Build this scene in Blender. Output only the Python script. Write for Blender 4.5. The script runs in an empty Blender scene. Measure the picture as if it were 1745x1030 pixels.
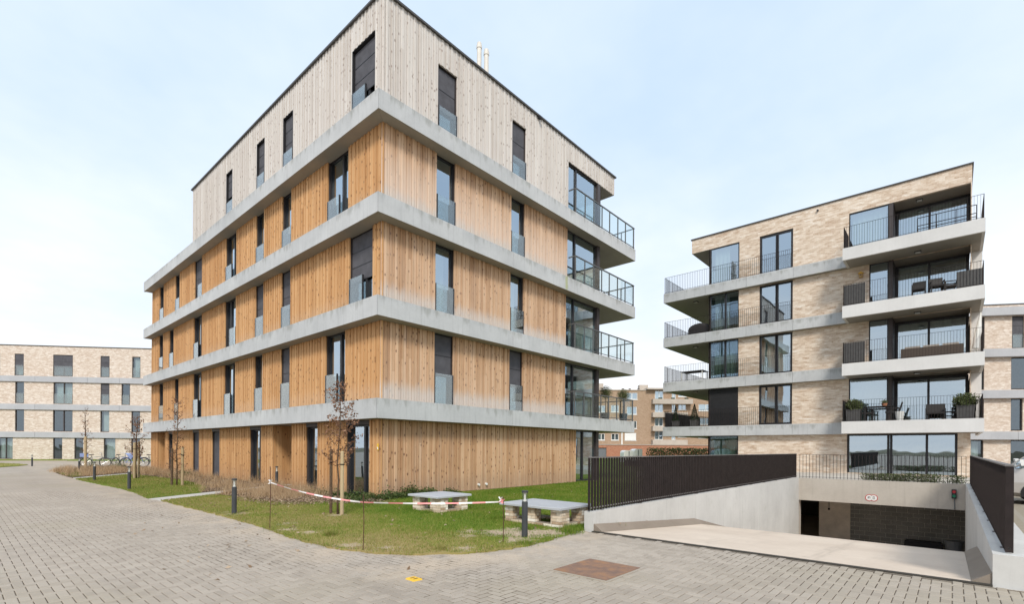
import bpy, bmesh, math, random
import numpy as np
from mathutils import Vector, Matrix

random.seed(7)
RNG = np.random.default_rng(7)
sc = bpy.context.scene
COL = sc.collection
PI = math.pi

# ------------------------------------------------------------------ camera
# world axes follow the two big apartment blocks: x runs along the larch block's
# street gable, y along its long side, z up, metres; the camera stands at (0, 0)
CAM_H = 1.55
VIEW_A = 0.7245
cam_d = bpy.data.cameras.new('camera')
cam = bpy.data.objects.new('camera', cam_d)
COL.objects.link(cam)
cam_d.sensor_width = 36.0
cam_d.lens = 849.24 / 1745 * 36.0
cam_d.shift_y = (764.48 - 515.0) / 1745
cam_d.clip_start = 0.05
cam_d.clip_end = 3000
cam.matrix_world = (Matrix.Translation((0, 0, CAM_H)) @ Matrix.Rotation(VIEW_A - PI / 2, 4, 'Z')
                    @ Matrix.Rotation(PI / 2, 4, 'X') @ Matrix.Rotation(0.0065, 4, 'Z'))
sc.camera = cam

# ------------------------------------------------------------------ sky, sun, exposure
SUN_DIR = Vector((-0.54, -0.50, 0.67)).normalized()      # towards the sun
SUN_STRENGTH = 1.5
SUN_ANGLE = 12.0
EXPOSURE = 1.02
SKY_STRENGTH = 0.1
CLOUD = 5.9

w = bpy.data.worlds.new('World')
sc.world = w
w.use_nodes = True
nt = w.node_tree
for n in list(nt.nodes):
    nt.nodes.remove(n)


class G:
    """tiny helper to write node graphs"""
    def __init__(self, tree):
        self.t = tree

    def n(self, kind, _props=None, **inp):
        nd = self.t.nodes.new(kind)
        for k, v in (_props or {}).items():
            setattr(nd, k, v)
        for k, v in inp.items():
            key = int(k[1:]) if k[0] == 'i' and k[1:].isdigit() else k.replace('_', ' ')
            s = nd.inputs[key]
            self.put(s, v)
        return nd

    def put(self, s, v):
        if isinstance(v, bpy.types.NodeSocket):
            self.t.links.new(v, s)
        elif isinstance(v, bpy.types.Node):
            self.t.links.new(v.outputs[0], s)
        else:
            if isinstance(v, (tuple, list)) and len(v) == 3 and s.type == 'RGBA':
                v = (*v, 1)
            s.default_value = v

    def m(self, op, a, b=0.0, c=None, clamp=False):
        nd = self.t.nodes.new('ShaderNodeMath')
        nd.operation = op
        nd.use_clamp = clamp
        self.put(nd.inputs[0], a)
        self.put(nd.inputs[1], b)
        if c is not None:
            self.put(nd.inputs[2], c)
        return nd.outputs[0]

    def xyz(self, x=0.0, y=0.0, z=0.0):
        return self.n('ShaderNodeCombineXYZ', X=x, Y=y, Z=z).outputs[0]

    def sep(self, v):
        nd = self.n('ShaderNodeSeparateXYZ', i0=v)
        return nd.outputs[0], nd.outputs[1], nd.outputs[2]

    def noise(self, v, scale=1.0, detail=2.0, rough=0.5):
        return self.n('ShaderNodeTexNoise', Vector=v, Scale=scale, Detail=detail, Roughness=rough).outputs[0]

    def mix(self, f, a, b, mode='MIX'):
        nd = self.t.nodes.new('ShaderNodeMix')
        nd.data_type = 'RGBA'
        nd.blend_type = mode
        self.put(nd.inputs[0], f)
        self.put(nd.inputs[6], a)
        self.put(nd.inputs[7], b)
        return nd.outputs[2]

    def ramp(self, f, stops):
        nd = self.t.nodes.new('ShaderNodeValToRGB')
        el = nd.color_ramp.elements
        while len(el) < len(stops):
            el.new(0.5)
        for e, (p, c) in zip(el, stops):
            e.position = p
            e.color = (*c, 1) if len(c) == 3 else c
        self.put(nd.inputs[0], f)
        return nd.outputs[0]

    def step(self, v, lo, hi):
        nd = self.t.nodes.new('ShaderNodeMapRange')
        nd.interpolation_type = 'SMOOTHSTEP'
        self.put(nd.inputs[0], v)
        nd.inputs[1].default_value = lo
        nd.inputs[2].default_value = hi
        return nd.outputs[0]


g = G(nt)
el = math.asin(SUN_DIR.z)
az = math.atan2(SUN_DIR.x, SUN_DIR.y)
sky = g.n('ShaderNodeTexSky', dict(sky_type='NISHITA', sun_disc=False, sun_elevation=el, sun_rotation=az,
                                   air_density=1.0, dust_density=2.5, ozone_density=1.0))
tc = g.n('ShaderNodeTexCoord').outputs['Generated']
dx, dy, dz = g.sep(tc)
up = g.m('MAXIMUM', dz, 0.0)
# flat, wispy cloud sheet: the direction is projected onto a high plane
k = g.m('ADD', up, 0.16)
cp = g.xyz(g.m('DIVIDE', dx, k), g.m('DIVIDE', dy, k), 0.0)
c1 = g.noise(cp, 0.75, 5.0, 0.55)
c2 = g.noise(cp, 2.6, 4.0, 0.6)
cl = g.m('ADD', g.m('MULTIPLY', c1, 0.75), g.m('MULTIPLY', c2, 0.25))
cover = g.step(cl, 0.34, 0.70)
hz = g.m('SUBTRACT', 1.0, g.step(up, 0.0, 0.56))          # veil thickens towards the horizon
fac = g.m('ADD', g.m('MULTIPLY', cover, 0.36), g.m('ADD', g.m('MULTIPLY', hz, 0.50), 0.17), clamp=True)
white = g.mix(hz, (CLOUD * 0.97, CLOUD * 1.0, CLOUD * 1.03), (CLOUD * 1.01, CLOUD * 1.0, CLOUD * 0.99))
skyc = g.mix(fac, g.mix(0.84, sky.outputs[0], (2.95, 4.0, 5.3)), white)
bg = g.n('ShaderNodeBackground', Color=skyc, Strength=SKY_STRENGTH)
out = g.n('ShaderNodeOutputWorld')
nt.links.new(bg.outputs[0], out.inputs[0])

sun_d = bpy.data.lights.new('sun', 'SUN')
sun_d.energy = SUN_STRENGTH
sun_d.angle = math.radians(SUN_ANGLE)
sun_d.color = (1.0, 0.93, 0.82)
sun = bpy.data.objects.new('sun', sun_d)
COL.objects.link(sun)
sun.rotation_euler = SUN_DIR.to_track_quat('Z', 'Y').to_euler()
sun.location = (0, 0, 60)

vs = sc.view_settings
vs.view_transform = 'Standard'
vs.look = 'None'
vs.gamma = 1.0
vs.use_curve_mapping = False
vs.exposure = EXPOSURE
try:
    sc.cycles.max_bounces = 8
    sc.cycles.diffuse_bounces = 6
    sc.cycles.glossy_bounces = 4
    sc.cycles.transparent_max_bounces = 16
    sc.cycles.caustics_reflective = False
    sc.cycles.caustics_refractive = False
    sc.cycles.use_denoising = True
    sc.cycles.denoising_prefilter = 'ACCURATE'
    sc.cycles.denoising_input_passes = 'RGB_ALBEDO_NORMAL'
except Exception:
    pass


# ------------------------------------------------------------------ materials
M = {}


def new_mat(name):
    m = bpy.data.materials.new(name)
    m.use_nodes = True
    t = m.node_tree
    for n in list(t.nodes):
        t.nodes.remove(n)
    gg = G(t)
    o = gg.n('ShaderNodeOutputMaterial')
    M[name] = m
    return m, gg, o


def bsdf(gg, o, color, rough=0.7, spec=0.3, metal=0.0, bump=None, bump_d=0.01, bump_s=0.5, **kw):
    b = gg.n('ShaderNodeBsdfPrincipled', Base_Color=color, Roughness=rough, Metallic=metal)
    b.inputs['Specular IOR Level'].default_value = spec
    if bump is not None:
        bn = gg.n('ShaderNodeBump', Height=bump, Distance=bump_d, Strength=bump_s)
        gg.t.links.new(bn.outputs[0], b.inputs['Normal'])
    for k_, v_ in kw.items():
        gg.put(b.inputs[k_.replace('_', ' ')], v_)
    gg.t.links.new(b.outputs[0], o.inputs[0])
    return b


def pos(gg):
    return gg.n('ShaderNodeNewGeometry').outputs['Position']


def tint_of(gg):
    a = gg.n('ShaderNodeAttribute', dict(attribute_name='tint')).outputs['Fac']
    r = gg.n('ShaderNodeObjectInfo').outputs['Random']
    return gg.m('FRACT', gg.m('ADD', a, r))


def plain(name, color, rough=0.6, spec=0.3, metal=0.0, var=0.12, scale=6.0, bump=0.0):
    m, gg, o = new_mat(name)
    p = pos(gg)
    n1 = gg.noise(p, scale, 4.0, 0.6)
    lo = tuple(c * (1 - var) for c in color)
    hi = tuple(min(1, c * (1 + var)) for c in color)
    c = gg.ramp(n1, [(0.3, lo), (0.7, hi)])
    bsdf(gg, o, c, rough, spec, metal, bump=gg.noise(p, scale * 9, 3.0) if bump else None, bump_d=bump)
    return m


def wood_mat(name, cols, knot, weather=0.6, base_dirt=0.3, grey=(0.47, 0.43, 0.40), streak=0.3, pale=None):
    """vertical boards: every board its own tone, long grain, knots, bleached foot of each storey"""
    m, gg, o = new_mat(name)
    x, y, z = gg.sep(pos(gg))
    q = gg.m('SUBTRACT', x, y)
    t = tint_of(gg)
    off = gg.m('MULTIPLY', t, 37.0)
    grain = gg.noise(gg.xyz(gg.m('MULTIPLY', q, 70.0), off, gg.m('MULTIPLY', z, 1.6)), 1.0, 3.0, 0.6)
    broad = gg.noise(gg.xyz(gg.m('MULTIPLY', q, 0.9), 3.0, gg.m('MULTIPLY', z, 0.5)), 1.0, 3.0, 0.6)
    blot = gg.noise(gg.xyz(gg.m('MULTIPLY', q, 2.6), 9.0, gg.m('MULTIPLY', z, 1.1)), 1.0, 4.0, 0.7)
    tone = gg.m('ADD', gg.m('MULTIPLY', t, 0.34), gg.m('ADD', gg.m('MULTIPLY', grain, 0.34), gg.m('ADD', gg.m('MULTIPLY', broad, 0.22), gg.m('MULTIPLY', blot, 0.26))))
    c = gg.ramp(tone, [(0.22, cols[0]), (0.5, cols[1]), (0.8, cols[2])])
    # knots
    vo = gg.n('ShaderNodeTexVoronoi', dict(feature='F1'), Scale=1.0,
              Vector=gg.xyz(gg.m('DIVIDE', q, 0.11), off, gg.m('DIVIDE', z, 0.17)))
    d = vo.outputs['Distance']
    cr, _, _ = gg.sep(vo.outputs['Color'])
    kn = gg.m('MULTIPLY', gg.m('SUBTRACT', 1.0, gg.step(d, 0.12, 0.36)), gg.step(cr, 0.52, 0.62))
    c = gg.mix(gg.m('MULTIPLY', kn, 0.9), c, knot)
    # storey height: 0 just above each concrete band
    s = gg.m('MULTIPLY', gg.m('FRACT', gg.m('DIVIDE', gg.m('ADD', z, 0.01), 3.0)), 3.0)
    wn = gg.noise(gg.xyz(gg.m('MULTIPLY', q, 5.0), 1.0, gg.m('MULTIPLY', z, 0.8)), 1.0, 3.0, 0.65)
    wv = gg.m('MULTIPLY', gg.m('SUBTRACT', 1.0, gg.step(gg.m('SUBTRACT', s, gg.m('MULTIPLY', wn, 0.55)), -0.05, 0.42)), weather)
    up1 = gg.step(z, 2.9, 3.0)
    if pale:                                      # rain reaches the lower boards, the band shelters the upper ones
        pv = gg.m('SUBTRACT', 1.0, gg.step(gg.m('SUBTRACT', s, gg.m('MULTIPLY', wn, 0.9)), 0.0, 2.1))
        hi_ = gg.step(z, 6.5, 10.0)
        c = gg.mix(gg.m('MULTIPLY', gg.m('MULTIPLY', pv, gg.m('ADD', gg.m('MULTIPLY', hi_, 0.60), 0.15)), up1), c, pale)
    c = gg.mix(gg.m('MULTIPLY', wv, up1), c, grey)
    st = gg.step(gg.noise(gg.xyz(gg.m('MULTIPLY', q, 3.1), 8.0, gg.m('MULTIPLY', z, 0.22)), 1.0, 4.0, 0.6), 0.5, 0.75)
    c = gg.mix(gg.m('MULTIPLY', st, streak), c, tuple(0.5 * a + 0.5 * b for a, b in zip(grey, cols[1])))
    low = gg.m('SUBTRACT', 1.0, gg.step(gg.m('SUBTRACT', z, gg.m('MULTIPLY', wn, 0.5)), -0.1, 0.55))
    c = gg.mix(gg.m('MULTIPLY', low, base_dirt), c, (0.30, 0.22, 0.17))
    bsdf(gg, o, c, 0.72, 0.25, bump=grain, bump_d=0.003, bump_s=0.6)
    return m


wood_mat('larch_side', [(0.36, 0.18, 0.072), (0.51, 0.28, 0.122), (0.63, 0.38, 0.185)], (0.17, 0.075, 0.03), 0.30, 0.25,
         (0.56, 0.42, 0.30), 0.12)
wood_mat('larch_gable', [(0.28, 0.145, 0.072), (0.46, 0.275, 0.152), (0.64, 0.435, 0.28)], (0.12, 0.05, 0.028), 0.75, 0.40,
         (0.55, 0.52, 0.49), 0.30, (0.68, 0.55, 0.455))
wood_mat('larch_grey', [(0.45, 0.405, 0.365), (0.56, 0.515, 0.475), (0.66, 0.625, 0.59)], (0.28, 0.22, 0.19), 0.25, 0.0,
         (0.63, 0.61, 0.59), 0.35)
wood_mat('larch_recess', [(0.20, 0.085, 0.03), (0.29, 0.135, 0.05), (0.36, 0.18, 0.07)], (0.11, 0.05, 0.02), 0.0, 0.3)
wood_mat('stake_wood', [(0.30, 0.22, 0.12), (0.42, 0.32, 0.19), (0.5, 0.4, 0.25)], (0.2, 0.13, 0.07), 0.0, 0.25)


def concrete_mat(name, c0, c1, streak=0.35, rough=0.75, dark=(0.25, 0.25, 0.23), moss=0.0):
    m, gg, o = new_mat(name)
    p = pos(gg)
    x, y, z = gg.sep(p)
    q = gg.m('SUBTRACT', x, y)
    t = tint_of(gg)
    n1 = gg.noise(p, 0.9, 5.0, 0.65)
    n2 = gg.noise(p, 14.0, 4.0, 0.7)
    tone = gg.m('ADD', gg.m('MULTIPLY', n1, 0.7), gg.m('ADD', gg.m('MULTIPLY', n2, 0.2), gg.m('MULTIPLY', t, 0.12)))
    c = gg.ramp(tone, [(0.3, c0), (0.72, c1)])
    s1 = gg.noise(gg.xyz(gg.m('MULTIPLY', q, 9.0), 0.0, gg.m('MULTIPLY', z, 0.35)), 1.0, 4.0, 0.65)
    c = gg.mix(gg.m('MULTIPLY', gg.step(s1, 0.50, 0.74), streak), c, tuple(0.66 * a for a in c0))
    c = gg.mix(gg.m('MULTIPLY', gg.step(n2, 0.62, 0.8), 0.18), c, dark)
    if name == 'band_concrete':                   # one green algae run below the third floor balcony
        jag = gg.m('MULTIPLY', gg.m('SUBTRACT', n2, 0.5), 0.16)
        run = gg.m('SUBTRACT', 1.0, gg.step(gg.m('ABSOLUTE', gg.m('ADD', gg.m('SUBTRACT', x, 17.62), jag)), 0.03, 0.15))
        run = gg.m('MULTIPLY', run, gg.m('MULTIPLY', gg.step(z, 8.3, 8.5), gg.m('SUBTRACT', 1.0, gg.step(z, 8.97, 9.05))))
        run = gg.m('MULTIPLY', run, gg.m('SUBTRACT', 1.0, gg.step(y, 12.8, 12.9)))
        c = gg.mix(gg.m('MULTIPLY', run, 0.65), c, (0.33, 0.36, 0.13))
    if name == 'band_concrete':                   # dirt washed down from the upper edge
        s_ = gg.m('MULTIPLY', gg.m('FRACT', gg.m('DIVIDE', gg.m('ADD', z, 0.012), 3.0)), 3.0)
        dn = gg.noise(gg.xyz(gg.m('MULTIPLY', q, 3.0), 6.0, gg.m('MULTIPLY', z, 0.6)), 1.0, 5.0, 0.7)
        dr = gg.m('MULTIPLY', gg.step(gg.m('ADD', s_, gg.m('MULTIPLY', gg.m('SUBTRACT', dn, 0.5), 1.1)), 2.78, 3.05), gg.step(dn, 0.42, 0.62))
        c = gg.mix(gg.m('MULTIPLY', dr, 0.55), c, (0.24, 0.245, 0.225))
    if moss:
        mo = gg.step(gg.noise(gg.xyz(gg.m('MULTIPLY', q, 1.3), 5.0, gg.m('MULTIPLY', z, 2.5)), 1.0, 4.0, 0.7), 0.56, 0.72)
        c = gg.mix(gg.m('MULTIPLY', mo, moss), c, (0.16, 0.17, 0.06))
    bsdf(gg, o, c, rough, 0.25, bump=n2, bump_d=0.004, bump_s=0.4)
    return m


concrete_mat('band_concrete', (0.41, 0.422, 0.432), (0.56, 0.572, 0.582), 0.40, moss=0.04)
concrete_mat('balcony_concrete', (0.56, 0.555, 0.55), (0.68, 0.675, 0.67), 0.12)
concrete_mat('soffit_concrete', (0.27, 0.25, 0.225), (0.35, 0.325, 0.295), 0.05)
concrete_mat('band_grey', (0.36, 0.37, 0.395), (0.46, 0.47, 0.495), 0.2)
concrete_mat('wall_concrete', (0.47, 0.46, 0.44), (0.62, 0.61, 0.585), 0.3, moss=0.10)
concrete_mat('lintel_concrete', (0.40, 0.36, 0.315), (0.53, 0.49, 0.435), 0.3)
m, gg, o = new_mat('ramp_concrete')
p = pos(gg)
x, y, z = gg.sep(p)
n1 = gg.noise(p, 0.7, 5.0, 0.65)
n2 = gg.noise(p, 16.0, 4.0, 0.7)
c = gg.ramp(gg.m('ADD', gg.m('MULTIPLY', n1, 0.75), gg.m('MULTIPLY', n2, 0.25)), [(0.3, (0.53, 0.435, 0.35)), (0.7, (0.68, 0.58, 0.48))])
s1 = gg.noise(gg.xyz(gg.m('MULTIPLY', x, 0.35), gg.m('MULTIPLY', y, 5.0), 0.0), 1.0, 4.0, 0.65)
trk = gg.m('ABSOLUTE', gg.m('SUBTRACT', gg.m('ABSOLUTE', gg.m('SUBTRACT', y, 2.35)), 0.78))     # two wheel tracks
tr = gg.m('MULTIPLY', gg.m('SUBTRACT', 1.0, gg.step(trk, 0.05, 0.30)), gg.step(s1, 0.42, 0.65))
c = gg.mix(gg.m('MULTIPLY', tr, 0.28), c, (0.30, 0.25, 0.20))
c = gg.mix(gg.m('MULTIPLY', gg.step(s1, 0.55, 0.75), 0.22), c, (0.40, 0.34, 0.28))
vo = gg.n('ShaderNodeTexVoronoi', Scale=1.7, Vector=gg.xyz(x, y, 0.0))
sp_ = gg.m('SUBTRACT', 1.0, gg.step(gg.m('ADD', vo.outputs['Distance'], gg.m('MULTIPLY', n2, 0.12)), 0.10, 0.17))
c = gg.mix(gg.m('MULTIPLY', sp_, 0.30), c, (0.25, 0.20, 0.16))
bsdf(gg, o, c, 0.75, 0.25, bump=n2, bump_d=0.004, bump_s=0.4)
concrete_mat('kerb_concrete', (0.21, 0.17, 0.135), (0.28, 0.235, 0.19), 0.1)
concrete_mat('path_concrete', (0.44, 0.42, 0.39), (0.56, 0.54, 0.51), 0.1)
concrete_mat('bluestone', (0.36, 0.375, 0.40), (0.47, 0.485, 0.51), 0.05, 0.6)
concrete_mat('old_plaster', (0.40, 0.35, 0.30), (0.52, 0.46, 0.40), 0.3)
concrete_mat('dark_block', (0.19, 0.185, 0.17), (0.33, 0.32, 0.295), 0.1, 0.9)
concrete_mat('block_mortar', (0.66, 0.63, 0.57), (0.76, 0.73, 0.66), 0.1, 0.9)


def brick_mat(name, cols, mortar, bw=0.21, bh=0.06):
    """thin long facing bricks seen from afar: courses with broken, mottled tones"""
    m, gg, o = new_mat(name)
    x, y, z = gg.sep(pos(gg))
    q = gg.m('SUBTRACT', x, y)
    v = gg.xyz(q, z, 0.0)
    br = gg.n('ShaderNodeTexBrick', dict(offset=0.5), Vector=v, Color1=(0, 0, 0), Color2=(1, 1, 1), Mortar=(0.5, 0.5, 0.5),
              Scale=1.0, Mortar_Size=0.008, Mortar_Smooth=0.3, Bias=0.0, Brick_Width=bw, Row_Height=bh)
    b0, _, _ = gg.sep(br.outputs[0])
    b2 = gg.n('ShaderNodeTexBrick', dict(offset=0.37, offset_frequency=2, squash=1.6, squash_frequency=3), Vector=v, Color1=(0, 0, 0), Color2=(1, 1, 1), Mortar=(0.5, 0.5, 0.5),
              Scale=1.0, Mortar_Size=0.0, Bias=0.0, Brick_Width=0.36, Row_Height=bh * 2)
    b1, _, _ = gg.sep(b2.outputs[0])
    st = gg.noise(gg.xyz(gg.m('MULTIPLY', q, 1.7), gg.m('MULTIPLY', z, 7.0), 0.0), 1.0, 4.0, 0.75)
    big = gg.noise(gg.xyz(gg.m('MULTIPLY', q, 0.45), gg.m('MULTIPLY', z, 0.9), 4.0), 1.0, 3.0, 0.5)
    tone = gg.m('ADD', gg.m('MULTIPLY', b0, 0.18), gg.m('ADD', gg.m('MULTIPLY', st, 0.62), gg.m('MULTIPLY', b1, 0.18)))
    c = gg.ramp(tone, [(0.28, cols[0]), (0.46, cols[1]), (0.60, cols[2]), (0.78, cols[3])])
    c = gg.mix(gg.m('MULTIPLY', br.outputs['Fac'], 0.75), c, mortar)
    bsdf(gg, o, c, 0.85, 0.15, bump=br.outputs['Fac'], bump_d=-0.006, bump_s=0.6)
    return m


brick_mat('beige_brick', [(0.43, 0.29, 0.195), (0.63, 0.50, 0.385), (0.75, 0.64, 0.535), (0.87, 0.83, 0.77)], (0.64, 0.57, 0.49))
brick_mat('pale_brick', [(0.44, 0.325, 0.245), (0.57, 0.47, 0.39), (0.68, 0.60, 0.53), (0.80, 0.76, 0.71)], (0.62, 0.57, 0.52))
brick_mat('brown_brick', [(0.30, 0.205, 0.135), (0.36, 0.25, 0.17), (0.41, 0.295, 0.21), (0.47, 0.35, 0.26)], (0.36, 0.28, 0.21), 0.21, 0.07)
brick_mat('orange_brick', [(0.33, 0.13, 0.075), (0.39, 0.17, 0.10), (0.44, 0.21, 0.13), (0.48, 0.26, 0.17)], (0.40, 0.27, 0.20), 0.21, 0.07)

m, gg, o = new_mat('facing_brick')            # the single bricks of the stone tables
t = tint_of(gg)
p = pos(gg)
n1 = gg.noise(p, 22.0, 4.0, 0.7)
tt = gg.m('ADD', gg.m('MULTIPLY', t, 0.6), gg.m('MULTIPLY', n1, 0.45))
c = gg.ramp(tt, [(0.22, (0.38, 0.26, 0.17)), (0.45, (0.60, 0.48, 0.36)), (0.68, (0.76, 0.67, 0.56)), (0.9, (0.88, 0.84, 0.78))])
bsdf(gg, o, c, 0.85, 0.15, bump=n1, bump_d=0.006)
plain('mortar', (0.34, 0.30, 0.25), 0.9, 0.1)

plain('frame_dark', (0.022, 0.022, 0.025), 0.45, 0.4)
plain('frame_brown', (0.055, 0.045, 0.045), 0.5, 0.4)
plain('rail_metal', (0.10, 0.105, 0.11), 0.45, 0.45)
plain('fence_metal', (0.024, 0.0175, 0.0165), 0.6, 0.22, var=0.25)
plain('fence_rail', (0.14, 0.13, 0.125), 0.5, 0.4)
plain('coping_metal', (0.07, 0.068, 0.068), 0.5, 0.4)
plain('screen_fabric', (0.088, 0.088, 0.100), 0.8, 0.2, var=0.18, scale=3)
plain('shutter_dark', (0.02, 0.02, 0.022), 0.6, 0.3)
plain('interior_paint', (0.30, 0.29, 0.27), 0.9, 0.1)
plain('interior_floor', (0.20, 0.15, 0.10), 0.6, 0.2)
plain('curtain_white', (0.70, 0.70, 0.68), 0.9, 0.1, var=0.08, scale=2)
plain('curtain_green', (0.36, 0.47, 0.40), 0.9, 0.1, var=0.08, scale=2)
plain('white_paint', (0.72, 0.72, 0.70), 0.5, 0.3, var=0.06)
plain('trailer_white', (0.86, 0.86, 0.84), 0.4, 0.3, var=0.02)
plain('cream_plastic', (0.66, 0.63, 0.58), 0.5, 0.3, var=0.06)
plain('bollard_paint', (0.045, 0.048, 0.053), 0.5, 0.4, var=0.15)
plain('bark', (0.11, 0.075, 0.05), 0.9, 0.1, var=0.4, scale=30)
plain('rubber', (0.02, 0.02, 0.02), 0.8, 0.2)
plain('car_paint', (0.50, 0.47, 0.44), 0.25, 0.5, metal=0.35, var=0.03)
plain('car_dark', (0.012, 0.012, 0.013), 0.3, 0.5)
plain('chrome', (0.6, 0.6, 0.6), 0.25, 0.5, metal=1.0, var=0.05)
plain('yellow_paint', (0.75, 0.46, 0.05), 0.5, 0.3, var=0.12)
plain('red_paint', (0.50, 0.025, 0.03), 0.5, 0.3)
plain('tape_red', (0.80, 0.32, 0.32), 0.5, 0.3)
plain('tape_white', (0.82, 0.80, 0.79), 0.5, 0.3, var=0.05)
plain('rebar_rust', (0.09, 0.045, 0.03), 0.8, 0.2, var=0.4, scale=20)
plain('strap_black', (0.02, 0.02, 0.02), 0.7, 0.2)
plain('rattan', (0.10, 0.078, 0.065), 0.8, 0.2, var=0.3, scale=40)
plain('patio_dark', (0.03, 0.028, 0.028), 0.6, 0.3)
plain('planter_grey', (0.085, 0.083, 0.083), 0.6, 0.3)
plain('terracotta', (0.40, 0.18, 0.10), 0.8, 0.2)
plain('blue_plastic', (0.25, 0.32, 0.55), 0.5, 0.3)
plain('bike_metal', (0.16, 0.17, 0.18), 0.4, 0.4)
plain('bird_wood', (0.45, 0.30, 0.14), 0.8, 0.2)
plain('soil', (0.13, 0.095, 0.065), 0.95, 0.1, var=0.35, scale=9, bump=0.02)
plain('terrain', (0.16, 0.15, 0.10), 0.95, 0.1, var=0.3, scale=1.5)
plain('garage_dark', (0.12, 0.11, 0.10), 0.8, 0.2)
plain('garage_wall', (0.74, 0.65, 0.55), 0.8, 0.2, var=0.15, scale=2)
plain('seal_dark', (0.055, 0.05, 0.042), 0.7, 0.2)
plain('lamp_glass', (0.55, 0.55, 0.52), 0.2, 0.5)

for nm, col, e in (('signal_red', (0.40, 0.02, 0.03), 0.03), ('signal_green', (0.0, 0.16, 0.08), 0.03)):
    m, gg, o = new_mat(nm)
    bsdf(gg, o, col, 0.3, 0.5, Emission_Color=(*col, 1), Emission_Strength=e)

m, gg, o = new_mat('rusty_plate')
p = pos(gg)
n1 = gg.noise(p, 5.0, 5.0, 0.65)
ck = gg.n('ShaderNodeTexChecker', Vector=p, Scale=55.0).outputs['Fac']
c = gg.ramp(n1, [(0.3, (0.16, 0.105, 0.085)), (0.5, (0.24, 0.145, 0.10)), (0.7, (0.34, 0.18, 0.09))])
bsdf(gg, o, c, 0.75, 0.3, bump=gg.m('ADD', ck, n1), bump_d=0.004)


def glass_mat(name, tint, base, through=0.75, gloss=(0.76, 0.89, 1.0), wavy_=True):
    """coated window glass: mirrors the sky, more so at grazing angles, and lets the room show through"""
    m, gg, o = new_mat(name)
    lw = gg.n('ShaderNodeLayerWeight', Blend=0.5).outputs['Facing']
    f = gg.m('ADD', gg.m('MULTIPLY', gg.m('POWER', lw, 4.0), 0.9), base, clamp=True)
    tr = gg.n('ShaderNodeBsdfTransparent', Color=tuple(through * t_ for t_ in tint)).outputs[0]
    wob = gg.noise(pos(gg), 1.1, 1.0)
    bn = gg.n('ShaderNodeBump', Height=wob, Distance=0.01, Strength=0.25)
    gl = gg.n('ShaderNodeBsdfGlossy', Color=gloss, Roughness=0.015 if wavy_ else 0.0)
    if wavy_:
        gg.t.links.new(bn.outputs[0], gl.inputs['Normal'])
    mx = gg.n('ShaderNodeMixShader', i0=f)
    gg.t.links.new(tr, mx.inputs[1])
    gg.t.links.new(gl.outputs[0], mx.inputs[2])
    gg.t.links.new(mx.outputs[0], o.inputs[0])
    return m


glass_mat('window_glass', (0.80, 0.95, 0.92), 0.50)
glass_mat('far_glass', (0.80, 0.92, 0.92), 0.20)
glass_mat('rail_glass', (0.93, 0.97, 0.96), 0.03, 0.98, (0.8, 0.9, 1.0), False)
glass_mat('balustrade_glass', (0.84, 0.90, 0.90), 0.16, 0.94, (0.97, 0.98, 0.96), False)
glass_mat('lantern_glass', (0.95, 0.95, 0.93), 0.08, 0.92)


def leaf_mat(name, cols, rough=0.6, trans=0.25):
    m, gg, o = new_mat(name)
    t = tint_of(gg)
    n1 = gg.noise(pos(gg), 2.2, 3.0, 0.6)
    v = gg.m('ADD', gg.m('MULTIPLY', t, 0.6), gg.m('MULTIPLY', n1, 0.4))
    c = gg.ramp(v, [(0.15, cols[0]), (0.5, cols[1]), (0.85, cols[2])])
    d = gg.n('ShaderNodeBsdfPrincipled', Base_Color=c, Roughness=rough)
    d.inputs['Specular IOR Level'].default_value = 0.25
    tl = gg.n('ShaderNodeBsdfTranslucent', Color=c)
    mx = gg.n('ShaderNodeMixShader', i0=trans)
    gg.t.links.new(d.outputs[0], mx.inputs[1])
    gg.t.links.new(tl.outputs[0], mx.inputs[2])
    gg.t.links.new(mx.outputs[0], o.inputs[0])
    return m


leaf_mat('brown_leaf', [(0.13, 0.065, 0.04), (0.24, 0.125, 0.075), (0.38, 0.22, 0.14)])
leaf_mat('litter_leaf', [(0.20, 0.13, 0.08), (0.36, 0.26, 0.175), (0.52, 0.41, 0.30)])
leaf_mat('ivy_leaf', [(0.04, 0.065, 0.018), (0.075, 0.115, 0.03), (0.15, 0.17, 0.06)])
leaf_mat('olive_leaf', [(0.06, 0.085, 0.03), (0.12, 0.15, 0.06), (0.21, 0.23, 0.11)])
leaf_mat('conifer_leaf', [(0.012, 0.028, 0.012), (0.025, 0.05, 0.02), (0.045, 0.08, 0.03)])
leaf_mat('hedge_leaf', [(0.02, 0.035, 0.012), (0.04, 0.065, 0.02), (0.075, 0.10, 0.03)])
leaf_mat('dry_grass', [(0.28, 0.18, 0.10), (0.46, 0.32, 0.19), (0.64, 0.49, 0.32)])

# lawn: fresh green with worn yellow patches and sandy bare spots
BARE = [(6.9, 5.75, 0.60), (7.3, 5.45, 0.42), (6.55, 6.2, 0.36), (7.1, 6.2, .2), (6.3, 6.6, 0.2), (6.3, 5.4, 0.3), (6.0, 6.3, 0.15), (4.35, 12.15, 0.24), (4.25, 12.6, .15), (5.8, 10.35, 0.22), (4.15, 9.2, 0.2),
        (4.3, 8.6, .15), (4.12, 7.0, 0.2), (4.4, 6.4, .14), (5.2, 5.55, .15), (4.5, 9.9, .14)]


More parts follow.
